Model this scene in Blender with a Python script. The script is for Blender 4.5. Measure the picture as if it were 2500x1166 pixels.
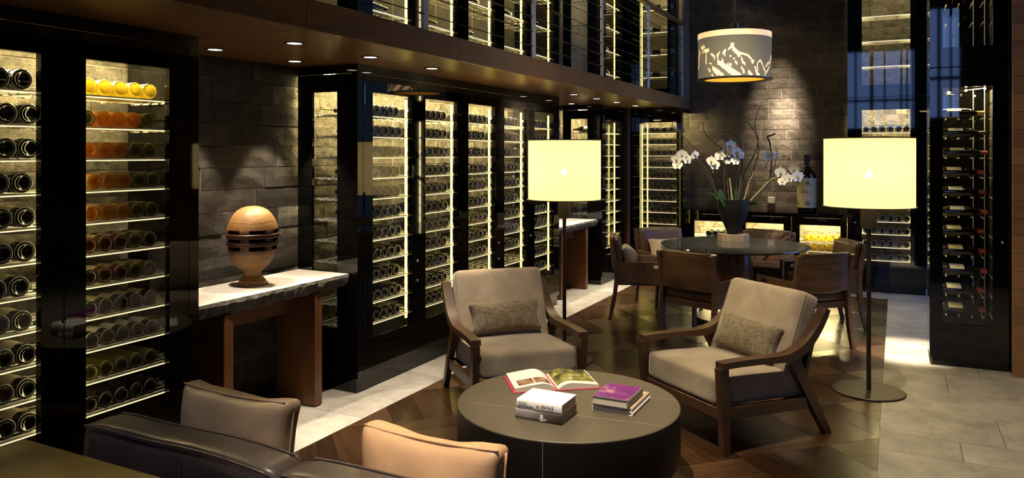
import bpy, bmesh, math, random
from math import sin, cos, pi, radians, sqrt
from mathutils import Vector, Matrix, Euler, noise

random.seed(7)
SC = bpy.context.scene
COL = SC.collection
for o in list(bpy.data.objects):
    bpy.data.objects.remove(o, do_unlink=True)

# ------------------------------------------------------------------ camera, world, exposure
F_PX, VPX, HZ, EYE = 1852.0, 2190.0, 375.0, 1.6
YAW = math.atan((VPX - 1250.0) / F_PX)
cam = bpy.data.cameras.new('camera')
cam.sensor_width = 36.0
cam.lens = F_PX / 2500.0 * 36.0
cam.shift_y = -(583.0 - HZ) / 2500.0
cam.clip_start = 0.05
cam_o = bpy.data.objects.new('camera', cam)
cam_o.location = (0, 0, EYE)
cam_o.rotation_euler = (pi / 2, 0, YAW)
COL.objects.link(cam_o)
SC.camera = cam_o

world = bpy.data.worlds.new('dusk_sky')
SC.world = world
world.use_nodes = True
wn = world.node_tree
bg = wn.nodes['Background']
bg.inputs[0].default_value = (0.26, 0.44, 1.0, 1)
bg.inputs[1].default_value = 3.6

SC.view_settings.view_transform = 'Standard'
SC.view_settings.look = 'None'
SC.view_settings.gamma = 1.0
SC.view_settings.use_curve_mapping = False
SC.view_settings.exposure = 0.0
try:
    SC.cycles.use_denoising = True
    SC.cycles.max_bounces = 7
    SC.cycles.diffuse_bounces = 3
    SC.cycles.glossy_bounces = 4
    SC.cycles.transmission_bounces = 4
    SC.cycles.transparent_max_bounces = 24
    SC.cycles.caustics_reflective = False
    SC.cycles.caustics_refractive = False
    SC.cycles.sample_clamp_indirect = 4.0
except Exception:
    pass

WARM = (1.0, 0.78, 0.34)       # cabinet LED colour
SPOTC = (1.0, 0.84, 0.62)      # downlights
LAMPC = (1.0, 0.76, 0.36)      # lamp shades

# light levels, all in one place
L_LED, L_TOP, L_SHADE, L_BULB = 6.0, 260.0, .62, 4.0
W_STRIP, W_NICHE = 200.0, 115.0

# ------------------------------------------------------------------ helpers
_s, _c = sin(YAW), cos(YAW)
def at(px, py, Z):
    u = (px - 1250.0) / F_PX
    return Vector((Z * (-_s + _c * u), Z * (_c + _s * u), EYE + Z * (HZ - py) / F_PX))

def rot2(x, y, a):
    return x * cos(a) - y * sin(a), x * sin(a) + y * cos(a)

def smooth_path(pts, n=6):
    out = []
    P = [pts[0]]+pts+[pts[-1]]
    for i in range(1, len(P)-2):
        for k in range(n):
            t = k/n; a, b, c, d = P[i-1], P[i], P[i+1], P[i+2]
            out.append(.5*((2*b)+(-a+c)*t+(2*a-5*b+4*c-d)*t*t+(-a+3*b-3*c+d)*t**3))
    out.append(P[-2]); return out
class MB:
    """collects geometry and links it as ONE mesh object"""
    def __init__(self):
        self.v, self.f, self.m = [], [], []
    def add(self, verts, faces, mi=0):
        b = len(self.v)
        self.v += [tuple(p) for p in verts]
        self.f += [[b + i for i in q] for q in faces]
        self.m += [mi] * len(faces)
        return self
    def box(self, x0, x1, y0, y1, z0, z1, mi=0):
        return self.add([(x0,y0,z0),(x1,y0,z0),(x1,y1,z0),(x0,y1,z0),(x0,y0,z1),(x1,y0,z1),(x1,y1,z1),(x0,y1,z1)],
            [(3,2,1,0),(4,5,6,7),(0,1,5,4),(1,2,6,5),(2,3,7,6),(3,0,4,7)], mi)
    def cbox(self, x0, x1, y0, y1, z0, z1, c=.004, mi=0):
        """box with chamfered vertical-facing edges (all twelve)"""
        vs, idx = [], {}
        X, Y, Z = (x0, x1), (y0, y1), (z0, z1)
        def vv(i, j, k, a):
            key = (i, j, k, a)
            if key not in idx:
                p = [X[i], Y[j], Z[k]]
                s = [1 if i == 0 else -1, 1 if j == 0 else -1, 1 if k == 0 else -1]
                for ax in range(3):
                    if ax != a: p[ax] += s[ax] * c
                idx[key] = len(vs); vs.append(tuple(p))
            return idx[key]
        fs = []
        for i in (0, 1):
            q = [vv(i,0,0,0), vv(i,1,0,0), vv(i,1,1,0), vv(i,0,1,0)]; fs.append(q if i else q[::-1])
            q = [vv(0,i,0,1), vv(1,i,0,1), vv(1,i,1,1), vv(0,i,1,1)]; fs.append(q[::-1] if i else q)
            q = [vv(0,0,i,2), vv(1,0,i,2), vv(1,1,i,2), vv(0,1,i,2)]; fs.append(q if i else q[::-1])
        for i in (0, 1):
            for j in (0, 1):
                fs.append([vv(i,j,0,0), vv(i,j,1,0), vv(i,j,1,1), vv(i,j,0,1)] if (i + j) % 2 else [vv(i,j,0,1), vv(i,j,1,1), vv(i,j,1,0), vv(i,j,0,0)])
                fs.append([vv(i,0,j,0), vv(i,1,j,0), vv(i,1,j,2), vv(i,0,j,2)] if (i + j) % 2 == 0 else [vv(i,0,j,2), vv(i,1,j,2), vv(i,1,j,0), vv(i,0,j,0)])
                fs.append([vv(0,i,j,1), vv(1,i,j,1), vv(1,i,j,2), vv(0,i,j,2)] if (i + j) % 2 else [vv(0,i,j,2), vv(1,i,j,2), vv(1,i,j,1), vv(0,i,j,1)])
                for k in (0, 1):
                    q = [vv(i,j,k,0), vv(i,j,k,1), vv(i,j,k,2)]
                    fs.append(q if (i + j + k) % 2 else q[::-1])
        return self.add(vs, fs, mi)
    def prism(self, pts, z0, z1, mi=0):
        n = len(pts)
        vs = [(p[0], p[1], z0) for p in pts] + [(p[0], p[1], z1) for p in pts]
        fs = [list(range(n))[::-1], list(range(n, 2 * n))] + [(i, (i + 1) % n, n + (i + 1) % n, n + i) for i in range(n)]
        return self.add(vs, fs, mi)
    def lathe(self, prof, n=24, cx=0, cy=0, cz=0, mi=0, axis='Z', mfn=None):
        """prof = [(r, h)] from start to end; closed caps when r == 0"""
        vs, fs, ms = [], [], []
        rows = []
        for r, h in prof:
            if r < 1e-6:
                rows.append([len(vs)]); vs.append((0, 0, h))
            else:
                rows.append(list(range(len(vs), len(vs) + n)))
                vs += [(r * cos(2*pi*i/n), r * sin(2*pi*i/n), h) for i in range(n)]
        for k in range(len(rows) - 1):
            a, b = rows[k], rows[k + 1]
            mm = mfn(k) if mfn else mi
            for i in range(n):
                j = (i + 1) % n
                if len(a) == 1 and len(b) == 1: continue
                if len(a) == 1: fs.append((a[0], b[j], b[i]))
                elif len(b) == 1: fs.append((a[i], a[j], b[0]))
                else: fs.append((a[i], a[j], b[j], b[i]))
                ms.append(mm)
        if axis == 'Y': vs = [(x, h, -y) for x, y, h in vs]
        if axis == 'X': vs = [(h, y, -x) for x, y, h in vs]
        vs = [(x + cx, y + cy, z + cz) for x, y, z in vs]
        b = len(self.v); self.v += vs
        self.f += [[b + i for i in q] for q in fs]; self.m += ms
        return self
    def tube(self, pts, rad, n=8, mi=0, cap=True):
        pts = [Vector(p) for p in pts]
        rs = rad if isinstance(rad, (list, tuple)) else [rad] * len(pts)
        vs, fs = [], []
        up = None
        for i, p in enumerate(pts):
            t = (pts[min(i + 1, len(pts) - 1)] - pts[max(i - 1, 0)]).normalized()
            if up is None:
                up = Vector((0, 0, 1)) if abs(t.z) < .9 else Vector((1, 0, 0))
            a = t.cross(up).normalized(); up = a.cross(t).normalized()
            for k in range(n):
                q = p + (a * cos(2*pi*k/n) + up * sin(2*pi*k/n)) * rs[i]
                vs.append(tuple(q))
        for i in range(len(pts) - 1):
            for k in range(n):
                l = (k + 1) % n
                fs.append((i*n + l, i*n + k, (i+1)*n + k, (i+1)*n + l))
        if cap:
            fs.append(list(range(n))); fs.append(list(range((len(pts)-1)*n, len(pts)*n))[::-1])
        return self.add(vs, fs, mi)
    def sweep_yz(self, path, th, x0, x1, mi=0, xs=None):
        """rectangular bar following a path in the YZ plane; th = thickness (number or list)"""
        n = len(path); vs = []
        ths = th if isinstance(th, (list, tuple)) else [th] * n
        for i, (y, z) in enumerate(path):
            a, b = path[max(i-1, 0)], path[min(i+1, n-1)]
            ty, tz = b[0]-a[0], b[1]-a[1]; l = sqrt(ty*ty + tz*tz) or 1
            ny, nz = -tz/l*ths[i]/2, ty/l*ths[i]/2
            dx = xs[i] if xs else 0
            vs += [(x0+dx, y-ny, z-nz), (x1+dx, y-ny, z-nz), (x1+dx, y+ny, z+nz), (x0+dx, y+ny, z+nz)]
        fs = []
        for i in range(n-1):
            for k in range(4):
                l = (k+1) % 4
                fs.append((i*4+k, i*4+l, (i+1)*4+l, (i+1)*4+k))
        fs.append((3,2,1,0)); fs.append(tuple((n-1)*4+k for k in range(4)))
        return self.add(vs, fs, mi)
    def slab(self, p0, p1, w0, d0, w1, d1, mi=0):
        """tapering straight leg from p0 (w0 x d0) to p1 (w1 x d1), sections parallel to XY"""
        vs = []
        for p, w, d in ((p0, w0, d0), (p1, w1, d1)):
            vs += [(p[0]-w/2,p[1]-d/2,p[2]),(p[0]+w/2,p[1]-d/2,p[2]),(p[0]+w/2,p[1]+d/2,p[2]),(p[0]-w/2,p[1]+d/2,p[2])]
        f = [(3,2,1,0),(4,5,6,7),(0,1,5,4),(1,2,6,5),(2,3,7,6),(3,0,4,7)]
        if p1[2] < p0[2]: f = [q[::-1] for q in f]
        return self.add(vs, f, mi)
    def cushion(self, w, d, h, r=.03, puff=.0, n=10, wr=0.0, seed=0, mi=0, pinch=0.0):
        """rounded, optionally puffed box centred on origin"""
        bm = bmesh.new(); bmesh.ops.create_cube(bm, size=2)
        bmesh.ops.subdivide_edges(bm, edges=bm.edges[:], cuts=n, use_grid_fill=True)
        hx, hy, hz = w/2, d/2, h/2
        for v in bm.verts:
            p = v.co.copy()
            q = Vector((math.copysign(abs(p.x)**.7, p.x)*hx, math.copysign(abs(p.y)**.7, p.y)*hy, p.z*hz))
            inn = Vector((max(-hx+r, min(hx-r, q.x)), max(-hy+r, min(hy-r, q.y)), max(-hz+r, min(hz-r, q.z))))
            dd = q - inn
            if dd.length > 1e-7: q = inn + dd.normalized()*r
            u, t = 1-(q.x/hx)**2, 1-(q.y/hy)**2
            k = max(0, u)*max(0, t)
            q.z += math.copysign(1, p.z)*puff*sqrt(k) if abs(p.z) > .01 else 0
            if pinch:
                e = max(abs(q.x)/hx, abs(q.y)/hy)
                q.z *= (1 - pinch*e**3)
                q.x *= 1 - .10*(1-(abs(q.y)/hy)**2); q.y *= 1 - .10*(1-(abs(q.x)/hx)**2)
            if wr:
                nn = noise.noise_vector((q.x*9+seed*7.1, q.y*9+seed, q.z*5+seed*3))
                q += Vector(nn)*wr
            v.co = q
        bm.verts.index_update()
        vs = [v.co[:] for v in bm.verts]; fs = [[v.index for v in f.verts] for f in bm.faces]
        bm.free()
        return self.add(vs, fs, mi)
    def xf(self, M, start=0):
        self.v[start:] = [tuple(M @ Vector(p)) for p in self.v[start:]]
        return self
    def mesh(self, name, mats, smooth=False, ang=None):
        me = bpy.data.meshes.new(name)
        me.from_pydata(self.v, [], self.f)
        for m in (mats if isinstance(mats, (list, tuple)) else [mats]):
            me.materials.append(m)
        for i, p in enumerate(me.polygons):
            p.material_index = self.m[i]
            p.use_smooth = smooth
        if smooth and ang is not None:
            me.set_sharp_from_angle(angle=radians(ang))
        me.update()
        return me
    def build(self, name, mats, parent=None, smooth=False, ang=None, loc=None, rot=None):
        return obj(name, self.mesh(name, mats, smooth, ang), parent, loc, rot)

def obj(name, me, parent=None, loc=None, rot=None):
    o = bpy.data.objects.new(name, me)
    COL.objects.link(o)
    if loc is not None: o.location = loc
    if rot is not None: o.rotation_euler = rot
    if parent is not None:
        o.parent = parent
        if parent.get('_w'): o.matrix_parent_inverse = PINV[parent.name]
    return o

PINV = {}
def tag(o, label=None, cat=None, group=None, kind=None):
    if label: o['label'] = label
    if cat: o['category'] = cat
    if group: o['group'] = group
    if kind: o['kind'] = kind
    return o
def thing(name, label, cat, loc=(0,0,0), rz=0.0, group=None, w=False, kind=None):
    """Empty at a thing's base; w=True: its parts are written in world coordinates"""
    o = bpy.data.objects.new(name, None)
    COL.objects.link(o)
    o.empty_display_size = .1
    o.location = loc; o.rotation_euler = (0, 0, rz)
    if w:
        o['_w'] = 1
        PINV[o.name] = Matrix.Translation(Vector(loc)).inverted()
    tag(o, label, cat, group, kind)
    return o
def struct(name, me, label=None):
    o = obj(name, me); o['kind'] = 'structure'
    if label: o['label'] = label
    return o
def wpart(o):
    """let a part written in world coordinates carry sub-parts in world coordinates"""
    o['_w'] = 1
    m = o.parent.matrix_world if False else None
    base = Matrix.Identity(4)
    PINV[o.name] = base
    return o
def copy_tree(o, parent=None):
    c = o.copy(); COL.objects.link(c); c.parent = parent
    for ch in list(o.children): copy_tree(ch, c)
    return c

ORD = ['first','second','third','fourth','fifth','sixth','seventh','eighth','ninth','tenth','eleventh','twelfth']

# ------------------------------------------------------------------ materials
def nt(name):
    m = bpy.data.materials.new(name); m.use_nodes = True
    t = m.node_tree; b = t.nodes['Principled BSDF']
    return m, t, b
def N(t, typ, **kw):
    n = t.nodes.new(typ)
    for k, v in kw.items(): setattr(n, k, v)
    return n
def coords(t, scale=(1,1,1), rnd=0.0, kind='Object'):
    tc = N(t, 'ShaderNodeTexCoord'); mp = N(t, 'ShaderNodeMapping')
    mp.inputs['Scale'].default_value = scale
    t.links.new(tc.outputs[kind], mp.inputs['Vector'])
    if rnd:
        oi = N(t, 'ShaderNodeObjectInfo'); ml = N(t, 'ShaderNodeMath', operation='MULTIPLY'); ml.inputs[1].default_value = rnd
        t.links.new(oi.outputs['Random'], ml.inputs[0]); t.links.new(ml.outputs[0], mp.inputs['Location'])
    return mp.outputs['Vector']
def ramp(t, src, stops):
    r = N(t, 'ShaderNodeValToRGB'); e = r.color_ramp.elements
    while len(e) < len(stops): e.new(.5)
    for i, (p, c) in enumerate(stops):
        e[i].position = p; e[i].color = (*c, 1)
    t.links.new(src, r.inputs[0]); return r.outputs[0]
def noise_n(t, vec, scale=5, detail=4, rough=.6, dist=0):
    n = N(t, 'ShaderNodeTexNoise'); n.inputs['Scale'].default_value = scale
    n.inputs['Detail'].default_value = detail; n.inputs['Roughness'].default_value = rough
    n.inputs['Distortion'].default_value = dist
    t.links.new(vec, n.inputs['Vector']); return n.outputs['Fac']
def bump(t, b, src, strength=.3, dist=.01):
    n = N(t, 'ShaderNodeBump'); n.inputs['Strength'].default_value = strength; n.inputs['Distance'].default_value = dist
    t.links.new(src, n.inputs['Height']); t.links.new(n.outputs[0], b.inputs['Normal']); return n
def rnd_val(t, colsock, lo, hi):
    """per-object brightness variation"""
    oi = N(t, 'ShaderNodeObjectInfo'); mr = N(t, 'ShaderNodeMapRange')
    mr.inputs['To Min'].default_value = lo; mr.inputs['To Max'].default_value = hi
    t.links.new(oi.outputs['Random'], mr.inputs[0])
    hs = N(t, 'ShaderNodeHueSaturation'); t.links.new(mr.outputs[0], hs.inputs['Value']); t.links.new(colsock, hs.inputs['Color'])
    return hs.outputs[0]

def plain(name, col, rough=.5, metal=0.0, var=.12, nscale=30, bmp=0.0, spec=.5, coat=0.0, scale=(1,1,1)):
    m, t, b = nt(name)
    v = coords(t, scale); n = noise_n(t, v, nscale, 4)
    c = ramp(t, n, [(.3, tuple(x*(1-var) for x in col)), (.7, tuple(min(1, x*(1+var)) for x in col))])
    t.links.new(c, b.inputs['Base Color'])
    b.inputs['Roughness'].default_value = rough; b.inputs['Metallic'].default_value = metal
    b.inputs['Specular IOR Level'].default_value = spec; b.inputs['Coat Weight'].default_value = coat
    if bmp: bump(t, b, n, bmp, .004)
    return m
def wood(name, dark, light, rough=.35, grain=(1.2, 14, 14), rnd=0.0, vary=None, coat=0.0, spec=.5, bm=.08):
    m, t, b = nt(name)
    v = coords(t, grain, rnd)
    n1 = noise_n(t, v, 1.6, 6, .62, 1.2)
    c = ramp(t, n1, [(.25, dark), (.5, tuple((a+d)/2 for a, d in zip(dark, light))), (.8, light)])
    if vary: c = rnd_val(t, c, *vary)
    t.links.new(c, b.inputs['Base Color'])
    n2 = noise_n(t, coords(t, tuple(g*6 for g in grain), rnd), 3, 3)
    rr = N(t, 'ShaderNodeMapRange'); rr.inputs['To Min'].default_value = rough*.8; rr.inputs['To Max'].default_value = rough*1.25
    t.links.new(n2, rr.inputs[0]); t.links.new(rr.outputs[0], b.inputs['Roughness'])
    b.inputs['Coat Weight'].default_value = coat; b.inputs['Coat Roughness'].default_value = .15
    b.inputs['Specular IOR Level'].default_value = spec
    bump(t, b, n2, bm, .002)
    return m
def stone(name, dark, light, rough=.8, scale=9, bst=.8, bd=.02, vary=(.75, 1.25), spec=.35, rnd=13.0):
    m, t, b = nt(name)
    v = coords(t, (1,1,1), rnd)
    n1 = noise_n(t, v, scale, 8, .68)
    n2 = noise_n(t, v, scale*5, 6, .7)
    mx = N(t, 'ShaderNodeMath', operation='MULTIPLY_ADD'); mx.inputs[1].default_value = .35
    t.links.new(n2, mx.inputs[0]); t.links.new(n1, mx.inputs[2])
    c = ramp(t, mx.outputs[0], [(.45, dark), (.85, light)])
    if vary: c = rnd_val(t, c, *vary)
    t.links.new(c, b.inputs['Base Color'])
    b.inputs['Roughness'].default_value = rough; b.inputs['Specular IOR Level'].default_value = spec
    bump(t, b, mx.outputs[0], bst, bd)
    return m
def emit(name, col, st):
    m, t, b = nt(name)
    b.inputs['Base Color'].default_value = (*col, 1)
    b.inputs['Emission Color'].default_value = (*col, 1); b.inputs['Emission Strength'].default_value = st
    b.inputs['Roughness'].default_value = .6
    return m
def schlick(t, ior):
    """two-sided Fresnel reflectance"""
    f0 = ((ior-1)/(ior+1))**2
    lw = N(t, 'ShaderNodeLayerWeight')
    pw = N(t, 'ShaderNodeMath', operation='POWER'); pw.inputs[1].default_value = 5.0
    ma = N(t, 'ShaderNodeMath', operation='MULTIPLY_ADD'); ma.inputs[1].default_value = 1-f0; ma.inputs[2].default_value = f0
    t.links.new(lw.outputs['Facing'], pw.inputs[0]); t.links.new(pw.outputs[0], ma.inputs[0])
    return ma.outputs[0]
def pane(name, tint=(1,1,1), ior=1.5, boost=1.0):
    m, t, b = nt(name); t.nodes.remove(b)
    out = t.nodes['Material Output']
    tr = N(t, 'ShaderNodeBsdfTransparent'); tr.inputs[0].default_value = (*tint, 1)
    gl = N(t, 'ShaderNodeBsdfGlossy'); gl.inputs['Roughness'].default_value = 0.0
    mx = N(t, 'ShaderNodeMixShader')
    t.links.new(schlick(t, ior), mx.inputs[0])
    t.links.new(tr.outputs[0], mx.inputs[1]); t.links.new(gl.outputs[0], mx.inputs[2]); t.links.new(mx.outputs[0], out.inputs[0])
    return m
def bottle_glass(name, col, trans=.5, clear=.25, rough=.03, vary=None):
    """tinted bottle: glossy skin over a translucent, partly see-through body"""
    m, t, b = nt(name); t.nodes.remove(b)
    out = t.nodes['Material Output']
    n = noise_n(t, coords(t, (1,1,1), 5.0), 14, 2)
    c = ramp(t, n, [(.3, tuple(x*.75 for x in col)), (.7, col)])
    if vary: c = rnd_val(t, c, *vary)
    df = N(t, 'ShaderNodeBsdfDiffuse'); tl = N(t, 'ShaderNodeBsdfTranslucent'); tr = N(t, 'ShaderNodeBsdfTransparent')
    gl = N(t, 'ShaderNodeBsdfGlossy'); gl.inputs['Roughness'].default_value = rough
    for s in (df, tl, tr): t.links.new(c, s.inputs[0])
    m1 = N(t, 'ShaderNodeMixShader'); m1.inputs[0].default_value = trans
    t.links.new(df.outputs[0], m1.inputs[1]); t.links.new(tl.outputs[0], m1.inputs[2])
    m2 = N(t, 'ShaderNodeMixShader'); m2.inputs[0].default_value = clear
    t.links.new(m1.outputs[0], m2.inputs[1]); t.links.new(tr.outputs[0], m2.inputs[2])
    m3 = N(t, 'ShaderNodeMixShader'); t.links.new(schlick(t, 1.55), m3.inputs[0])
    t.links.new(m2.outputs[0], m3.inputs[1]); t.links.new(gl.outputs[0], m3.inputs[2]); t.links.new(m3.outputs[0], out.inputs[0])
    return m
def fabric(name, c1, c2, scale=(260, 40, 260), rough=.95, bst=.5, weave=True, sheen=.2, patch=None):
    m, t, b = nt(name)
    v = coords(t)
    if weave:
        a = noise_n(t, coords(t, (scale[0], scale[1], scale[1])), 1, 3); d = noise_n(t, coords(t, (scale[1], scale[1], scale[0])), 1, 3)
        mx = N(t, 'ShaderNodeMath', operation='ADD'); t.links.new(a, mx.inputs[0]); t.links.new(d, mx.inputs[1])
        hv = N(t, 'ShaderNodeMath', operation='MULTIPLY'); hv.inputs[1].default_value = .5; t.links.new(mx.outputs[0], hv.inputs[0])
        s = hv.outputs[0]
    else:
        s = noise_n(t, v, 6, 5, .6)
    c = ramp(t, s, [(.35, c1), (.65, c2)])
    t.links.new(c, b.inputs['Base Color'])
    b.inputs['Roughness'].default_value = rough; b.inputs['Sheen Weight'].default_value = sheen
    b.inputs['Specular IOR Level'].default_value = .2
    bump(t, b, s if weave else noise_n(t, v, 300, 2), bst, .001)
    return m

M = {}
M['black'] = plain('black_lacquer', (.003,.0028,.0027), .03, var=.2, spec=.5)
M['blackmatte'] = plain('black_interior', (.012,.011,.01), .35, var=.2, spec=.4)
M['glass'] = pane('cabinet_glass', (.97,.975,.97), 1.45)
M['winglass'] = pane('window_glass', (1,1,1), 1.3)
M['steel'] = plain('shelf_steel', (.80,.76,.66), .35, metal=.25, var=.06)
M['chrome'] = plain('chrome', (.75,.73,.7), .18, metal=1.0, var=.05)
M['bronze'] = plain('dark_bronze', (.062,.050,.037), .42, metal=.55, var=.12)
M['brass_top'] = plain('patinated_brass', (.115,.085,.032), .42, metal=.7, var=.4, nscale=5)
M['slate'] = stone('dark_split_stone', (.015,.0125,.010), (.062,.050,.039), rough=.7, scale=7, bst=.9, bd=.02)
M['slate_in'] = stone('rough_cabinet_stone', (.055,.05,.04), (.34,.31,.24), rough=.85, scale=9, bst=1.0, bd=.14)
M['slate_far'] = stone('brown_grey_stone', (.034,.027,.020), (.125,.100,.076), rough=.7, scale=7, bst=.9, bd=.02)
M['lime'] = stone('grey_limestone', (.22,.205,.18), (.46,.43,.385), rough=.5, scale=3.5, bst=.08, bd=.003, vary=(.88, 1.1), spec=.4)
M['grout'] = plain('pale_grout', (.26,.23,.18), .9)
M['slab_top'] = stone('honed_pale_stone', (.52,.48,.43), (.66,.62,.56), rough=.55, scale=14, bst=.05, bd=.001, vary=None)
M['slab_edge'] = stone('split_stone_edge', (.03,.027,.024), (.15,.135,.115), rough=.8, scale=10, bst=1.0, bd=.03, vary=None)
M['parquet'] = wood('dark_parquet', (.012,.0055,.0028), (.060,.028,.012), rough=.24, grain=(1.4, 16, 16), rnd=37.0, vary=(.6, 1.35), spec=.5, bm=.0015)
M['parquet_b'] = wood('parquet_grain_sheen', (.018,.008,.004), (.088,.042,.018), rough=.33, grain=(1.4, 16, 16), rnd=37.0, vary=(.6, 1.35), spec=.5, bm=.0015)  # lighter colour stands in for the sheen of crosswise grain
M['subfloor'] = plain('floor_base', (.010,.006,.004), .6)
M['walnut'] = wood('walnut_panel', (.155,.075,.026), (.32,.16,.062), rough=.33, grain=(9, 1.0, 9), rnd=11.0, vary=(.85, 1.12))
M['walnut_x'] = wood('walnut_plank', (.26,.135,.062), (.44,.24,.115), rough=.45, grain=(1.0, 9, 9), rnd=9.0, vary=(.75, 1.15))
M['mahog'] = wood('red_brown_timber', (.090,.034,.012), (.18,.074,.026), rough=.33, grain=(12, 12, 1.0), rnd=5.0)
M['chairwood'] = wood('lounge_chair_wood', (.050,.022,.011), (.105,.050,.025), rough=.36, grain=(8, 2.0, 8), rnd=5.0)
M['dinwood'] = wood('dining_chair_wood', (.038,.017,.008), (.185,.098,.052), rough=.42, grain=(1.6, 7, 11), rnd=21.0)
M['suede'] = fabric('beige_suede', (.30,.235,.165), (.42,.335,.245), weave=False, bst=.15, sheen=.35)
M['chenille'] = fabric('taupe_chenille', (.085,.064,.038), (.29,.235,.155), scale=(150, 22, 150), bst=.7)
M['linen'] = fabric('sand_linen', (.36,.27,.18), (.46,.36,.25), scale=(300, 60, 300), bst=.3)
M['tan'] = plain('tan_leather', (.48,.29,.155), .42, var=.12, nscale=9, bmp=.12, spec=.4)
M['taupe_l'] = plain('taupe_leather', (.28,.195,.12), .42, var=.12, nscale=9, bmp=.12, spec=.4)
M['dark_l'] = plain('dark_brown_leather', (.052,.038,.034), .38, var=.2, nscale=14, bmp=.12, spec=.5)
M['seat_l'] = plain('brown_seat_leather', (.085,.047,.028), .42, var=.1, nscale=12, bmp=.08)
M['granite'] = plain('polished_dark_granite', (.042,.042,.040), .07, var=.5, nscale=180, spec=.6)
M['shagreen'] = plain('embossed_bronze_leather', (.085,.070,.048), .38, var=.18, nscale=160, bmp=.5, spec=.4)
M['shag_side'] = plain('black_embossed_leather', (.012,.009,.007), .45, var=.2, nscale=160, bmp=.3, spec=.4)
M['spalt'] = None
M['vase'] = plain('black_ceramic', (.006,.006,.0055), .5, var=.2, spec=.2)
M['zebra'] = wood('striped_blond_wood', (.10,.065,.04), (.30,.235,.165), rough=.5, grain=(26, 26, .6))
M['petal'] = plain('white_petal', (.72,.69,.62), .6, var=.08, nscale=18)
M['petal_c'] = plain('yellow_green_lip', (.45,.40,.10), .6)
M['leaf'] = plain('dark_green_leaf', (.020,.048,.010), .6, var=.3, nscale=8, spec=.15)
M['twig'] = plain('dark_twig', (.030,.020,.013), .7, var=.3, nscale=30, bmp=.3)
M['stem'] = plain('green_stem', (.085,.075,.030), .6, var=.3)
M['lichen'] = plain('pale_lichen_twig', (.30,.245,.10), .8, var=.4, nscale=40, bmp=.5)
M['moss'] = plain('pale_pebbles', (.35,.30,.22), .8, var=.4, nscale=50)
M['led'] = emit('warm_led', (1.0,.77,.15), L_LED)
M['led2'] = emit('unseen_fill_led', (1.0,.80,.38), 13.0)  # for the unseen strips added behind the stiles
M['led3'] = emit('warm_display_led', (1.0,.80,.38), 32.0)
M['edge'] = emit('shelf_edge_glow', (1.0,.82,.46), 1.5)  # emission put into shelf fronts so they read as lit
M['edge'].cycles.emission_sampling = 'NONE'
M['ledtop'] = emit('warm_top_light', WARM, L_TOP)
M['dl_lens'] = emit('downlight_lens', (1.0,.90,.74), 9.0)
M['white_plastic'] = plain('white_plastic', (.55,.50,.44), .45, var=.04)
M['grey_plastic'] = plain('grey_plastic', (.16,.14,.12), .5)
M['post'] = plain('pale_satin_steel', (.74,.77,.84), .35, metal=.35, var=.05)
M['cable'] = plain('steel_cable', (.10,.09,.075), .35, metal=.8)
M['frame'] = plain('charcoal_mullion', (.02,.02,.022), .5)
M['plaster'] = plain('dark_plaster', (.045,.038,.03), .85)
M['b_dark'] = plain('dark_green_bottle', (.0085,.0085,.0045), .06, var=.3, nscale=10, spec=.8)
M['b_rim'] = bottle_glass('bottle_rim_glint', (.85,.78,.55), .55, .0, .06)  # pale tint puts the LED glints on base rims into the colour
M['b_rim_gold'] = bottle_glass('golden_rim_glint', (.98,.88,.45), .8, .3, .05)  # same painted ring highlight for golden glass
M['b_rim_amber'] = bottle_glass('amber_rim_glint', (.98,.72,.32), .8, .3, .05)  # same painted ring highlight for amber glass
M['b_amber'] = bottle_glass('amber_bottle', (.95,.58,.12), .5, .35)
M['b_gold'] = bottle_glass('golden_bottle', (.88,.76,.17), .7, .5)
M['b_olive'] = bottle_glass('olive_bottle', (.30,.27,.05), .5, .3)
M['b_brown'] = bottle_glass('brown_bottle', (.30,.12,.025), .5, .15)
M['lab'] = plain('cream_label', (.52,.45,.29), .7, var=.12, nscale=50)
M['labw'] = plain('white_label', (.66,.63,.56), .7, var=.12, nscale=40)
M['labd'] = plain('dark_purple_label', (.03,.012,.03), .5, var=.5, nscale=40)
M['caps_r'] = plain('red_capsule', (.22,.02,.012), .4)
M['caps_k'] = plain('black_capsule', (.012,.012,.012), .35)
M['caps_y'] = plain('yellow_capsule', (.45,.30,.04), .4)
M['paper'] = plain('paper', (.62,.59,.55), .7, var=.04)
M['pages'] = plain('page_edges', (.50,.46,.40), .8, var=.12, nscale=6, scale=(.3, .3, 120))
M['seam'] = plain('pale_seam', (.26,.21,.14), .6)
M['ink'] = plain('navy_ink', (.012,.016,.05), .6)
M['inkg'] = plain('grey_ink', (.30,.29,.28), .6)
M['coverw'] = plain('white_jacket', (.80,.79,.77), .35, var=.02)
M['coverg'] = None
M['purple'] = None
M['red'] = plain('red_cloth', (.45,.02,.05), .5)
M['greyc'] = plain('grey_cover', (.17,.15,.135), .35)
M['tanc'] = plain('blush_cover', (.42,.30,.22), .4, var=.2, nscale=8)

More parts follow.
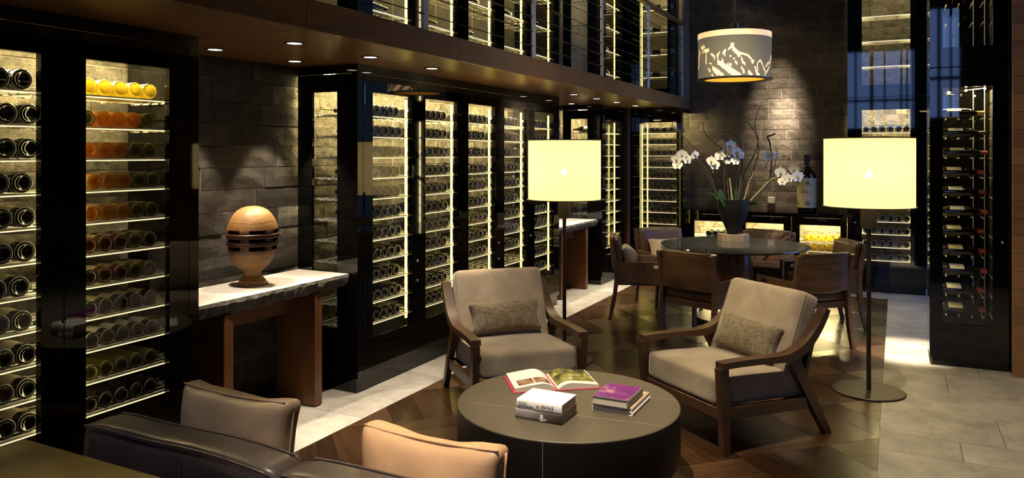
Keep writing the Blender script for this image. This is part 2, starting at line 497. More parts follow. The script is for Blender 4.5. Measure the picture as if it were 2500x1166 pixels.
def spalt_mat():
    m, t, b = nt('spalted_wood')
    v = coords(t, (1, 1, 1))
    w = noise_n(t, coords(t, (5, 5, 22)), 1.2, 4, .5, .8)
    c = ramp(t, w, [(.25, (.24,.115,.033)), (.6, (.40,.215,.075)), (.85, (.48,.29,.12))])
    sep = N(t, 'ShaderNodeSeparateXYZ'); t.links.new(v, sep.inputs[0])
    nz = noise_n(t, v, 9, 3)
    ad = N(t, 'ShaderNodeMath', operation='MULTIPLY_ADD'); ad.inputs[1].default_value = .07
    t.links.new(nz, ad.inputs[0]); t.links.new(sep.outputs[2], ad.inputs[2])
    # dark heart band in the middle of the egg + thin black zone lines: a wood figure of its own
    stops = [(.0, (1,1,1)), (.396, (1,1,1)), (.402, (.12,.07,.05)), (.409, (1,1,1)), (.46, (.9,.8,.75)), (.52, (.22,.11,.07)), (.62, (.14,.065,.04)), (.74, (.20,.10,.06)), (.80, (.85,.75,.7)), (.868, (1,1,1)), (.874, (.2,.12,.08)), (.881, (1,1,1))]
    mr = N(t, 'ShaderNodeMapRange'); mr.inputs['From Min'].default_value = 0; mr.inputs['From Max'].default_value = .5
    t.links.new(ad.outputs[0], mr.inputs[0])
    band = ramp(t, mr.outputs[0], stops)
    mx = N(t, 'ShaderNodeMix', data_type='RGBA', blend_type='MULTIPLY'); mx.inputs[0].default_value = 1
    t.links.new(c, mx.inputs[6]); t.links.new(band, mx.inputs[7]); t.links.new(mx.outputs[2], b.inputs['Base Color'])
    b.inputs['Roughness'].default_value = .5
    return m
M['spalt'] = spalt_mat()
def mottled(name, stops, scale, rough=.4, dist=.5):
    m, t, b = nt(name)
    c = ramp(t, noise_n(t, coords(t), scale, 5, .65, dist), stops)
    t.links.new(c, b.inputs['Base Color']); b.inputs['Roughness'].default_value = rough
    return m
M['purple'] = mottled('purple_jacket', [(.35,(.10,.008,.11)),(.55,(.17,.016,.18)),(.66,(.42,.20,.25)),(.8,(.75,.6,.5))], 9, .28)
M['photo_green'] = mottled('garden_photo', [(.36,(.012,.012,.006)),(.48,(.06,.055,.012)),(.60,(.24,.22,.04)),(.72,(.55,.55,.4))], 16, .4)
M['photo_brown'] = mottled('room_photo', [(.3,(.05,.02,.01)),(.5,(.22,.10,.05)),(.7,(.5,.36,.25))], 30, .4)
def spine_grad():
    m, t, b = nt('grey_photo_jacket')
    v = coords(t); sep = N(t, 'ShaderNodeSeparateXYZ'); t.links.new(v, sep.inputs[0])
    mr = N(t, 'ShaderNodeMapRange'); mr.inputs['From Min'].default_value = 0; mr.inputs['From Max'].default_value = .235
    t.links.new(sep.outputs[0], mr.inputs[0])
    c = ramp(t, mr.outputs[0], [(0,(.28,.25,.24)),(.35,(.22,.20,.21)),(.62,(.09,.065,.06)),(1,(.03,.02,.02))])
    t.links.new(c, b.inputs['Base Color']); b.inputs['Roughness'].default_value = .3
    return m
M['coverg'] = spine_grad()
def shade_mat(name, col, ecol, est, weave=220, clear=0.0):
    m, t, b = nt(name); t.nodes.remove(b); out = t.nodes['Material Output']
    n = noise_n(t, coords(t, (weave, weave, 12)), 1, 2)
    c = ramp(t, n, [(.3, tuple(x*.93 for x in col)), (.7, col)])
    df = N(t, 'ShaderNodeBsdfDiffuse'); tl = N(t, 'ShaderNodeBsdfTranslucent'); em = N(t, 'ShaderNodeEmission')
    t.links.new(c, df.inputs[0]); t.links.new(c, tl.inputs[0])
    em.inputs[0].default_value = (*ecol, 1); em.inputs[1].default_value = est
    m1 = N(t, 'ShaderNodeMixShader'); m1.inputs[0].default_value = .55
    t.links.new(df.outputs[0], m1.inputs[1]); t.links.new(tl.outputs[0], m1.inputs[2])
    ad = N(t, 'ShaderNodeAddShader'); t.links.new(m1.outputs[0], ad.inputs[0]); t.links.new(em.outputs[0], ad.inputs[1])
    if clear:      # open weave: a little direct view of the bulb
        tr = N(t, 'ShaderNodeBsdfTransparent'); m2 = N(t, 'ShaderNodeMixShader'); m2.inputs[0].default_value = clear
        t.links.new(ad.outputs[0], m2.inputs[1]); t.links.new(tr.outputs[0], m2.inputs[2]); t.links.new(m2.outputs[0], out.inputs[0])
    else:
        t.links.new(ad.outputs[0], out.inputs[0])
    return m
M['shade'] = shade_mat('cream_shade_fabric', (.88,.82,.62), LAMPC, L_SHADE, clear=.18)
M['pend'] = shade_mat('grey_shade_fabric', (.20,.185,.145), (1,.86,.6), .10)
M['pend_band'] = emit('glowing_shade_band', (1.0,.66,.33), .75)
M['pend_cut'] = emit('glowing_cutout', (1.0,.66,.34), .72)
M['pend_in'] = emit('amber_diffuser', (1.0,.42,.03), 1.2)

def add_light(name, typ, loc, energy, col, parent=None, size=.05, spot=None, blend=.5, rot=None, target=None):
    l = bpy.data.lights.new(name, typ); l.energy = energy; l.color = col
    if typ in ('POINT', 'SPOT'): l.shadow_soft_size = size
    if typ == 'SPOT': l.spot_size = radians(spot or 60); l.spot_blend = blend
    o = bpy.data.objects.new(name, l); COL.objects.link(o); o.location = loc
    if target is not None:
        o.rotation_euler = (Vector(target) - Vector(loc)).to_track_quat('-Z', 'Y').to_euler()
    if parent is not None:
        o.parent = parent
        if parent.get('_w'): o.matrix_parent_inverse = PINV[parent.name]
    return o

# ================================================================== STRUCTURE
XS, XR = -2.88, -0.09          # edges of the parquet field
XC = -3.2                      # front plane of the left-hand cabinets
XB = -3.74                     # stone wall behind them
YB = 10.2                      # stone wall at the far end
ZS, ZF = 2.2, 2.35             # balcony soffit and balcony floor
ZCEIL = 5.0

def clip(poly, axis, lim, keep_ge):
    out = []
    n = len(poly)
    for i in range(n):
        a, b = poly[i], poly[(i+1) % n]
        ia = (a[axis] >= lim) == keep_ge or a[axis] == lim
        ib = (b[axis] >= lim) == keep_ge or b[axis] == lim
        if ia: out.append(a)
        if ia != ib:
            t = (lim-a[axis])/(b[axis]-a[axis])
            out.append((a[0]+t*(b[0]-a[0]), a[1]+t*(b[1]-a[1])))
    return out
def area(p):
    return abs(sum(p[i][0]*p[(i+1) % len(p)][1]-p[(i+1) % len(p)][0]*p[i][1] for i in range(len(p))))/2

# ---- floor
floor = struct('floor', MB().box(-3.9, 3.2, -3.6, 10.4, -.08, -.012).mesh('floor', M['subfloor']), 'dark parquet floor bordered by grey limestone')
T, P0, Q0 = .78, 4.84-.78*6, 1.04-.78*6
GAP = .0016
for i in range(0, 22):
    for j in range(0, 22):
        p0, q0 = P0+T*i, Q0+T*j
        par = (i+j) % 2
        for k in range(3):
            if par: a = (p0+T*k/3, p0+T*(k+1)/3, q0, q0+T)
            else:   a = (p0, p0+T, q0+T*k/3, q0+T*(k+1)/3)
            g = GAP if True else 0
            pq = [(a[0]+g, a[2]+g), (a[1]-g, a[2]+g), (a[1]-g, a[3]-g), (a[0]+g, a[3]-g)]
            poly = [((q-p)/2, (q+p)/2) for p, q in pq]
            for ax, lim, ge in ((0, XS, True), (0, XR, False), (1, 1.2, True), (1, 9.31, False)):
                poly = clip(poly, ax, lim, ge)
                if len(poly) < 3: break
            if len(poly) < 3 or area(poly) < .004: continue
            cx = sum(v[0] for v in poly)/len(poly); cy = sum(v[1] for v in poly)/len(poly)
            ang = pi/4 if par else -pi/4      # grain runs along the plank
            loc = [rot2(x-cx, y-cy, -ang) for x, y in poly]
            s = sum(loc[u][0]*loc[(u+1) % len(loc)][1]-loc[(u+1) % len(loc)][0]*loc[u][1] for u in range(len(loc)))
            if s < 0: loc = loc[::-1]
            MB().prism(loc, -.014, random.uniform(-.0004, .0004)).build('plank', M['parquet_b' if par else 'parquet'], floor, loc=(cx, cy, 0), rot=(0, 0, ang))
def tile(x0, x1, y0, y1):
    g = .0015
    MB().box(-(x1-x0)/2+g, (x1-x0)/2-g, -(y1-y0)/2+g, (y1-y0)/2-g, -.014, .0005).build('stone_tile', M['lime'], floor, loc=((x0+x1)/2, (y0+y1)/2, 0))
y = .9
while y < 10.2:                                 # limestone strip along the wall
    tile(XB, XS, y, min(10.2, y+.93)); y += .93
ys = [2.4, 2.9, 3.22, 3.72, 4.06, 4.57, 4.875, 5.385, 5.85, 6.32, 6.80, 7.28, 7.76, 8.24, 8.72, 9.20, 9.70, 10.2]
for k in range(len(ys)-1):
    off = [.62, .95, .40][k % 3]
    xs = [XR, XR+off, XR+off+.95, XR+off+1.9, 3.1]
    for a, b in zip(xs, xs[1:]): tile(a, b, ys[k], ys[k+1])
for a, b in ((-2.88, -1.95), (-1.95, -1.02), (-1.02, -.09)): tile(a, b, 9.31, 10.2)

# ---- walls
def stone_field(parent, plane, u0, u1, z0, z1, hc, lens, mat, depth, rough, seed, face):
    """courses of split-faced blocks; plane 'x' or 'y' = constant coordinate `face`"""
    rnd = random.Random(seed); z = z0; row = 0
    while z < z1-.02:
        h = min(hc, z1-z); u = u0-rnd.uniform(.05, lens[0]*.9)
        while u < u1:
            l = rnd.uniform(*lens); a, b = max(u, u0), min(u+l, u1); u += l
            if b-a < .03: continue
            nu, nz = 4, 2
            g = .0026; out = rnd.uniform(-rough*.4, rough*.6)
            vs, fs = [], []
            for jz in range(nz+1):
                for iu in range(nu+1):
                    uu = -(b-a)/2+g+(b-a-2*g)*iu/nu; zz = -h/2+g+(h-2*g)*jz/nz
                    edge = iu in (0, nu) or jz in (0, nz)
                    d = depth+max(0, out)+(rnd.uniform(0, .12) if edge else rnd.uniform(.2, 1.0))*rough
                    vs.append((uu, d, zz))
            k = (nu+1)*(nz+1)
            for iu, jz in ((0,0),(nu,0),(nu,nz),(0,nz)):
                vs.append((-(b-a)/2+g+(b-a-2*g)*iu/nu, 0, -h/2+g+(h-2*g)*jz/nz))
            for jz in range(nz):
                for iu in range(nu):
                    q = jz*(nu+1)+iu; fs.append((q, q+nu+1, q+nu+2, q+1))
            fs.append([k, k+1]+[i for i in range(nu, -1, -1)])
            fs.append([k+2, k+3]+[nz*(nu+1)+i for i in range(nu+1)])
            fs.append([k+3, k]+[jz*(nu+1) for jz in range(nz+1)])
            fs.append([k+1, k+2]+[jz*(nu+1)+nu for jz in range(nz, -1, -1)])
            if plane == 'x':   # face looks to +x : u = y
                vs = [(p[1], p[0], p[2]) for p in vs]; fs = [f[::-1] for f in fs]; fs = [f for f in fs]
                loc = (face, (a+b)/2, z+h/2)
            else:              # face looks to -y : u = x
                vs = [(p[0], -p[1], p[2]) for p in vs]; loc = ((a+b)/2, face, z+h/2)
                fs = [f[::-1] for f in fs]
            MB().add(vs, fs).build('stone_block', mat((a+b)/2) if callable(mat) else mat, parent, loc=loc)
        z += h; row += 1
wl = struct('wall_left', MB().box(-3.95, XB-.02, -3.6, 10.5, -.05, ZCEIL).mesh('wall_left', M['grout']), 'dark split-stone wall')
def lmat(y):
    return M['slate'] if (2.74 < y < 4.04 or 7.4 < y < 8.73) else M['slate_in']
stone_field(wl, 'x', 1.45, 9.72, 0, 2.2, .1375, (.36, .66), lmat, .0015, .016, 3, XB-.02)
wb = struct('wall_back', MB().box(-3.95, 3.2, YB+.02, YB+.25, -.05, ZCEIL).mesh('wall_back', M['grout']), 'grey brown coursed stone wall at the far end')
stone_field(wb, 'y', -2.50, -.50, .86, 4.25, .1315, (.30, .46), M['slate_far'], .003, .007, 5, YB+.02)
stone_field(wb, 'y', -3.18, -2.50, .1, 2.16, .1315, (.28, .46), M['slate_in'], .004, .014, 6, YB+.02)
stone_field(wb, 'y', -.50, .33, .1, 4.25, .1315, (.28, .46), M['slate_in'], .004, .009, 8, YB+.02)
# the joints in the niche and far wall are pale grout (wall meshes behind the blocks)

# upper-level stone behind the balcony cabinets
uw = struct('wall_upper_left', MB().box(-3.76, XB, 3.2, YB, ZF, 4.4).mesh('wall_upper_left', stone('upper_stone', (.11,.10,.085), (.24,.22,.18), scale=5, bst=.4, bd=.01, vary=None)), 'plain grey stone wall on the upper level')

# right-hand timber clad wall
wr = struct('wall_right', MB().box(.742, 3.2, 6.50, 7.2, 0, ZCEIL).mesh('wall_right', M['subfloor']), 'horizontal timber boards on the right-hand wall')
z = .0
zb = [0, .25] + [.25+.127*k for k in range(1, 34)]
for a, b in zip(zb, zb[1:]):
    MB().cbox(-.5, .5, -.012, .012, -(b-a)/2+.001, (b-a)/2-.001, .0015).build('timber_board', M['walnut_x'], wr, loc=(1.238, 6.485, (a+b)/2))
struct('wall_right_rear', MB().box(3.1, 3.25, -3.6, 6.6, -.05, ZCEIL).mesh('wall_right_rear', M['plaster']))
struct('ceiling', MB().box(-3.95, 3.25, -3.7, 10.5, ZCEIL, ZCEIL+.1).mesh('ceiling', M['plaster']), 'dark ceiling high above')
# front wall behind the viewer with a tall band of windows
fw = MB()
WX0, WX1, WZ0, WZ1 = -1.5, 1.1, 2.3, 4.4
fw.box(-3.95, WX0, -3.7, -3.5, -.05, ZCEIL); fw.box(WX1, 3.25, -3.7, -3.5, -.05, ZCEIL)
fw.box(WX0, WX1, -3.7, -3.5, -.05, WZ0); fw.box(WX0, WX1, -3.7, -3.5, WZ1, ZCEIL)
struct('wall_front', fw.mesh('wall_front', M['plaster']), 'dark wall behind the viewer')
win = struct('window_1', MB().box(WX0, WX1, -3.61, -3.60, WZ0, WZ1).mesh('window_1', M['winglass']), 'tall window band facing the dusk sky')
for x, wd in ((-1.5,.06), (-1.02,.05), (-.62,.09), (-.30,.05), (.10,.05), (.24,.05), (.40,.07), (.72,.06), (.92,.04), (1.08,.04)):
    MB().box(x-wd/2, x+wd/2, -3.66, -3.54, WZ0, WZ1).build('mullion', M['frame'], win)
MB().box(WX0, WX1, -3.66, -3.54, 3.02, 3.08).build('transom', M['frame'], win)

# ---- balcony
bal = tag(thing('balcony', 'timber clad balcony running along the left wall', None, (-3.1, 5, ZS), w=True), kind='structure')
seams = [-.6, 1.35, 2.805, 4.218, 5.91, 8.10, YB-.02]
for a, b in zip(seams, seams[1:]):
    MB().cbox(-.011, .011, -(b-a)/2+.001, (b-a)/2-.001, -(ZF-ZS)/2, (ZF-ZS)/2, .0015).build('fascia_panel', M['walnut'], bal, loc=(-2.541, (a+b)/2, (ZS+ZF)/2))
    MB().cbox(-.588, .588, -(b-a)/2+.001, (b-a)/2-.001, -.01, .01, .0015).build('soffit_panel', M['walnut'], bal, loc=(-3.142, (a+b)/2, ZS+.01))
MB().box(XB, -2.553, -.6, YB-.02, ZS+.022, ZF-.002).build('deck', M['blackmatte'], bal)
MB().box(-2.553, -2.531, YB-.025, YB-.02, ZS, ZF).build('end_cap', M['walnut'], bal)
rail = thing('balcony_railing', 'pale steel balcony railing with thin horizontal cables', 'railing', (-2.58, 6, ZF), w=True)
PY = [3.875-1.56, 3.875, 5.43, 7.00, 8.56, 10.12]
for y in PY:
    MB().cbox(-2.586, -2.574, y-.0, y+.062, ZF-.02, 3.32, .001).build('post', M['post'], rail)
MB().cbox(-2.615, -2.545, PY[0], YB-.02, 3.32, 3.36, .006).build('handrail', M['walnut'], rail)
for k in range(8):
    zz = ZF+.105+.115*k
    MB().tube([(-2.580, PY[0], zz), (-2.580, YB-.03, zz)], .0034, 6).build('cable', M['cable'], rail, smooth=True)
for y in PY[1:]:
    for k in range(8):
        MB().lathe([(0,-.018),(.008,-.018),(.008,.018),(0,.018)], 8, -2.580, y-.002, ZF+.105+.115*k, axis='Y').build('cable_fitting', M['cable'], rail)

# ---- downlights in the soffit
def downlight(x, y, z, energy, label, tgt=None, spot=70, blend=.6, group='downlights in the balcony soffit', r=.042, lens='dl_lens'):
    t = thing('downlight', label, 'downlight', (x, y, z), group=group)
    MB().lathe([(r+.016,-.004),(r+.016,.0),(r,.0),(r,-.004),(r+.016,-.004)], 20).build('trim_ring', M['blackmatte'], t)
    MB().lathe([(0,-.0025),(r*.8,-.0025),(r*.95,-.0008)], 20).build('lens', M[lens], t)
    add_light('downlight_beam', 'SPOT', (0, 0, -.02), energy, SPOTC, t, .02, spot, blend, target=None if tgt is None else None)
    return t
yl = [3.136, 3.80, 4.50, 7.126, 7.776, 8.44, 9.15]
for k, y in enumerate(yl):
    downlight(-2.915, y, ZS, W_STRIP, 'round black downlight in the outer soffit row, %s counted from the far wall' % ORD[len(yl)-1-k], spot=46, blend=.9)
downlight(-3.50, 3.12, ZS, W_NICHE, 'small downlight over left end of the console with egg sculpture', spot=56, blend=.3, group='downlights over the niches')
downlight(-3.48, 3.746, ZS, W_NICHE, 'small downlight over right end of the console with egg sculpture', spot=56, blend=.3, group='downlights over the niches')
downlight(-3.50, 7.72, ZS, W_NICHE, 'small downlight over near end of the far stone console', spot=56, blend=.3, group='downlights over the niches')
downlight(-3.48, 8.43, ZS, W_NICHE, 'small downlight over far end of the far stone console', spot=56, blend=.3, group='downlights over the niches')

# ---- ceiling spotlights (high, out of the picture)
def ceiling_spot(x, y, energy, target, spot, blend, label, col=SPOTC, size=.04, z=ZCEIL):
    t = thing('ceiling_spotlight', label, 'spotlight', (x, y, z), group='ceiling spotlights')
    MB().lathe([(0,0),(.05,0),(.05,-.03),(.045,-.12),(.038,-.12),(.038,-.05),(0,-.05)], 16).build('housing', M['blackmatte'], t)
    l = add_light('spot_beam', 'SPOT', (0, 0, -.13), energy, col, t, size, spot, blend)
    d = Vector(target)-Vector((x, y, z-.13))
    l.rotation_euler = d.to_track_quat('-Z', 'Y').to_euler()
ceiling_spot(-1.30, 1.9, 1900, (-1.42, 3.45, .4), 20, .8, 'ceiling spotlight aimed at the coffee table books')
ceiling_spot(-1.30, 8.9, 2300, (-1.36, YB, 2.02), 17, 1.0, 'wide ceiling spotlight washing the far stone wall')
ceiling_spot(-1.22, 8.7, 5200, (-1.29, YB, 2.06), 8, 1.0, 'narrow ceiling spotlight aimed at the middle of the far stone wall')
ceiling_spot(.05, 6.6, 5200, (.07, 6.95, 0), 13, 1.0, 'ceiling spotlight aimed at the right-hand stone floor')
ceiling_spot(.3, 4.6, 420, (.25, 4.7, 0), 60, 1.0, 'ceiling spotlight over the right-hand passage')
ceiling_spot(-1.3, 2.6, 620, (-2.2, 4.4, .45), 22, 1.0, 'ceiling spotlight over the left lounge chair')
ceiling_spot(-1.5, 2.2, 560, (-.95, 4.55, .45), 20, 1.0, 'ceiling spotlight over the right lounge chair')
ceiling_spot(-1.5, -1.2, 260, (-1.7, 1.6, .5), 30, 1.0, 'added fill spotlight behind the viewer brightening the sofa back', (1.0, .90, .86))  # unseen fill lamp added to lift the sofa's dark rear face
ceiling_spot(-1.0, 1.3, 1300, (-1.20, 1.9, .75), 22, 1.0, 'ceiling spotlight over the sofa')
ceiling_spot(-1.0, 5.2, 1700, (-1.45, 7.6, 1.0), 25, 1.0, 'ceiling spotlight over the dining table')

# ================================================================== WINE CABINETS
class Face:
    """u runs along the face, d goes into the cabinet, z is up"""
    def __init__(self, kind, pos): self.k, self.p = kind, pos
    def box(self, mb, u0, u1, d0, d1, z0, z1, c=0.0, mi=0):
        f = (lambda *a: mb.cbox(*a, c, mi)) if c else (lambda *a: mb.box(*a, mi))
        if self.k == 'L': f(self.p-d1, self.p-d0, u0, u1, z0, z1)
        else: f(u0, u1, self.p+d0, self.p+d1, z0, z1)
        return mb
    def pt(self, u, d, z): return (self.p-d, u, z) if self.k == 'L' else (u, self.p+d, z)
    def yaw(self): return pi/2 if self.k == 'L' else 0.0     # bottle neck pointing into the cabinet
SHELF_Z = [1.868-.1445*k for k in range(11)]
ZB, ZT = .344, 2.02

def ring(face, mb, u0, u1, z0, z1, hu0, hu1, hz0, hz1, d0, d1):
    face.box(mb, u0, hu0, d0, d1, z0, z1); face.box(mb, hu1, u1, d0, d1, z0, z1)
    face.box(mb, hu0, hu1, d0, d1, z0, hz0); face.box(mb, hu0, hu1, d0, d1, hz1, z1)
    return mb
def door(face, cab, u0, u1, z0, z1, op, locks=(), hinge_u=None):
    mb = ring(face, MB(), u0+.002, u1-.002, z0, z1, op[0], op[1], op[2], op[3], 0, .035)
    d = mb.build('door', M['black'], cab)
    face.box(MB(), op[0]-.01, op[1]+.01, .012, .018, op[2]-.01, op[3]+.01).build('glass_pane', M['glass'], d)
    for (u, z) in locks:
        p = face.pt(u, 0, z)
        if face.k == 'L': MB().lathe([(0,0),(.011,0),(.012,.004),(.009,.010),(0,.011)], 14, *p, axis='X').build('lock', M['chrome'], d, smooth=True)
        else: MB().lathe([(0,0),(.011,0),(.012,-.004),(.009,-.010),(0,-.011)], 14, *p, axis='Y').build('lock', M['chrome'], d, smooth=True)
    if hinge_u is not None:
        for zz in (.42, 1.20, 1.93):
            p0, p1 = face.pt(hinge_u, -.004, zz), face.pt(hinge_u, -.004, zz+.14)
            MB().tube([p0, p1], .0035, 6).build('hinge', M['chrome'], d)
    return d
def shelf(face, cab, u0, u1, z, d0=.055, dep=.36, slats=5):
    mb = MB()
    face.box(mb, u0, u1, d0, d0+.014, z-.0075, z-.001)
    face.box(mb, u0, u1, d0+.026, d0+.032, z-.006, z-.001)
    for k in range(slats):
        dd = d0+.07+(dep-.09)*k/(slats-1)
        face.box(mb, u0, u1, dd, dd+.010, z-.006, z-.001)
    n = max(2, int((u1-u0)/.16))
    for k in range(n):
        u = u0+.05+(u1-u0-.1)*k/(n-1)
        face.box(mb, u-.004, u+.004, d0, d0+dep, z-.014, z-.007)
        for kk in range(1, slats):
            dd = d0+.07+(dep-.09)*kk/(slats-1)
            face.box(mb, u-.012, u+.012, dd-.006, dd+.016, z-.008, z+.002)
    sh_o = mb.build('shelf', M['steel'], cab)
    face.box(MB(), u0+.004, u1-.004, d0-.0015, d0+.0125, z-.0125, z-.008).build('edge_glow', M['edge'], sh_o)  # glow added along the front edge, taken to be LED
    return sh_o

FL = Face('L', XC)
def cabinet_left(name, label, y0, y1, bays, zlo, zhi, zb, zt, shelves, side_win=None, leds=None, locks={}, toplight=True, hidden_leds=False, ztop=None, led_k=0):
    cab = thing(name, label, 'wine cabinet', (XC-.25, (y0+y1)/2, zlo), w=True)
    ztop = ztop or zhi
    hb = zlo+.10 if zlo < 1 else zlo+.02
    FL.box(MB(), y0+.012, y1-.012, .02, .50, zlo, hb-.001).build('plinth', M['black'], cab)
    FL.box(MB(), y0, y1, .0, .52, ztop-.06, zhi-.001).build('header', M['black'], cab)
    # doors
    du = [y0+.06]
    for a, b in zip(bays, bays[1:]): du.append((a[1]+b[0])/2)
    du.append(y1-.06)
    FL.box(MB(), y0, y0+.058, 0, .05, hb, ztop-.06).build('stile', M['black'], cab)
    FL.box(MB(), y1-.058, y1, 0, .05, hb, ztop-.06).build('stile', M['black'], cab)
    for i, (a, b) in enumerate(bays):
        door(FL, cab, du[i], du[i+1], hb, ztop-.062, (a, b, zb, zt), locks.get(i, ()), du[i]+.012 if i == 0 else None)
    # end panels
    for u0, u1, near in ((y0, y0+.022, True), (y1-.022, y1, False)):
        if near and side_win:
            xa, xb, za, zc = side_win
            d0, d1 = XC-xb, XC-xa
            mb = MB()
            FL.box(mb, u0, u1, .05, d0, hb, ztop-.062); FL.box(mb, u0, u1, d1, .519, hb, ztop-.062)
            FL.box(mb, u0, u1, d0, d1, hb, za); FL.box(mb, u0, u1, d0, d1, zc, ztop-.062)
            e = mb.build('end_panel', M['black'], cab)
            FL.box(MB(), u0+.008, u0+.014, d0-.008, d1+.008, za-.008, zc+.008).build('glass_pane', M['glass'], e)
        else:
            FL.box(MB(), u0, u1, .05, .519, hb, ztop-.062).build('end_panel', M['black'], cab)
    FL.box(MB(), y0+.022, y1-.022, .04, .515, zb-.06, zb-.045).build('cabinet_floor', M['blackmatte'], cab)
    for i, (a, b) in enumerate(bays):
        lo = (bays[i-1][1]+a)/2+.016 if i else y0+.024
        hi = (bays[i+1][0]+b)/2-.016 if i < len(bays)-1 else y1-.024
        for z in shelves:
            shelf(FL, cab, lo+.002, hi-.002, z)
        if toplight:
            FL.box(MB(), lo+.03, hi-.03, .30, .335, ztop-.075, ztop-.062).build('top_light', M['ledtop'], cab)
        if hidden_leds:  # unseen strips added behind the stiles to light the bays
            for u in (lo+.006, hi-.014):
                FL.box(MB(), u, u+.008, .040, .047, zb+.02, zt-.02).build('led_strip', M['led3' if led_k else 'led2'], cab)
        # thin glass tube on the rear wall that carries the rack
        FL.box(MB(), (a+b)/2-.002, (a+b)/2+.002, .47, .476, zb, zt).build('rack_rod', M['steel'], cab)
    for u in (leds or ()):
        FL.box(MB(), u-.007, u+.007, .072, .084, zb+.03, zt-.02).build('led_strip', M['led'], cab)
    return cab

BAY2 = [(4.20+.65*i, 4.668+.65*i) for i in range(5)]
LED2 = [4.704+.65*i for i in range(5)]
cabinet_left('wine_cabinet', 'tall black glazed wine cabinet at the left edge with two doors', 1.42, 2.747, [(1.51, 1.942), (2.14, 2.572)], 0, ZS, ZB, ZT, SHELF_Z,
             locks={0: [(2.045, 0.88)]}, hidden_leds=True, led_k=1)
cabinet_left('wine_cabinet', 'long black wine cabinet with five lit glass doors along the left wall', 4.035, 7.41, BAY2, 0, ZS, ZB, ZT, SHELF_Z,
             side_win=(-3.592, -3.373, .42, 2.02), leds=LED2, hidden_leds=True, locks={0: [(4.735, .80), (4.735, .655)], 2: [(6.035, .80), (6.035, .655)], 4:[(6.70,.80)]})
cabinet_left('wine_cabinet', 'narrow black wine cabinet past the far stone console', 8.727, 9.66, [(8.86, 9.47)], 0, ZS, ZB, ZT, SHELF_Z,
             side_win=(-3.614, -3.391, .42, 2.03), leds=[9.455-.05], hidden_leds=True)
UPZ = [2.61, 2.905, 3.20, 3.495, 3.79]
cabinet_left('wine_cabinet', 'upper wine cabinet with five lit bays behind the balcony railing', 4.035, 7.41, BAY2, ZF, 4.4, 2.40, 4.2, UPZ,
             side_win=(-3.592, -3.373, 2.45, 4.2), leds=LED2, ztop=4.4, hidden_leds=True)
cabinet_left('wine_cabinet', 'narrow upper wine cabinet at the far end of the balcony', 8.727, 9.66, [(8.86, 9.47)], ZF, 4.4, 2.40, 4.2, UPZ,
             side_win=(-3.614, -3.391, 2.45, 4.2), leds=[9.455-.05], ztop=4.4, hidden_leds=True)
struct('trim_1', MB().cbox(-3.42, -3.16, 9.665, 9.695, 0, ZS-.002, .003).mesh('trim_1', M['mahog']), 'narrow timber post in the far left corner')

def cabinet_back(name, label, face, u0, u1, op, zlo, zhi, zb, zt, shelves, depth=.48, led_u=(), locks=(), toplight=True, glass_end=False, sh=True, slats=5):
    cab = thing(name, label, 'wine cabinet', ((u0+u1)/2, face.p+.25, zlo), w=True)
    hb = zlo+.08 if zlo < 1 else zlo+.01
    face.box(MB(), u0+.01, u1-.01, .03, depth, zlo, hb-.001).build('plinth', M['black'], cab)
    door(face, cab, u0, u1, hb, zhi, (op[0], op[1], zb, zt), locks)
    face.box(MB(), u0, u1, .037, depth, zhi-.05, zhi).build('header', M['black'], cab)
    face.box(MB(), u0, u0+.02, .037, depth, hb, zhi-.051).build('end_panel', M['black'], cab)
    if glass_end:
        e = face.box(MB(), u1-.02, u1, .037, .10, hb, zhi-.051).build('end_panel', M['black'], cab)
        face.box(MB(), u1-.014, u1-.008, .10, depth, hb, zhi-.051).build('glass_pane', M['glass'], e)
    else:
        face.box(MB(), u1-.02, u1, .037, depth, hb, zhi-.051).build('end_panel', M['black'], cab)
    face.box(MB(), u0+.02, u1-.02, .037, depth, zb-.05, zb-.035).build('cabinet_floor', M['blackmatte'], cab)
    if sh:
        for z in shelves: shelf(face, cab, u0+.022, u1-.022, z, dep=.34, slats=slats)
    if toplight:
        face.box(MB(), u0+.06, u1-.06, .24, .275, zhi-.065, zhi-.052).build('top_light', M['ledtop'], cab)
    for u in led_u:
        hid = u < op[0] or u > op[1]  # strips outside the opening are unseen, added for interior light
        face.box(MB(), u-.006, u+.006, .06, .07, zb+.02, zt-.02).build('led_strip', M['led3' if hid else 'led'], cab)
    return cab
FB = Face('B', 9.70); FR = Face('B', 6.58)
BLZ = [1.875-.1485*k for k in range(10)]
cabinet_back('wine_cabinet', 'lit wine cabinet in the far left corner facing the room', FB, -3.15, -2.48, (-3.03, -2.54), 0, 2.19, ZB, 2.01, BLZ, led_u=(-3.018, -2.945, -2.525), glass_end=True)
cabinet_back('wine_cabinet', 'upper corner wine cabinet behind the end of the balcony railing', FB, -3.15, -2.63, (-3.03, -2.66), ZF, 4.4, 2.45, 4.2, UPZ, led_u=(-3.02,))
cabinet_back('wine_cabinet', 'wine cabinet behind the right floor lamp with six-bottle shelves', FB, -.52, .30, (-.365, .134), 0, 2.245, .32, 2.108, [1.85, 1.70, 1.555, 1.41, 1.265, 1.12, .97, .82, .675, .525, .372], led_u=(.147, -.378), locks=[(-.44, .80)])
cabinet_back('wine_cabinet', 'upper empty cabinet above the one behind the right floor lamp', FB, -.52, .30, (-.365, .134), 2.25, 4.4, 2.395, 4.25, [2.617, 2.91, 3.20, 3.49], led_u=(.147, -.378), slats=9)

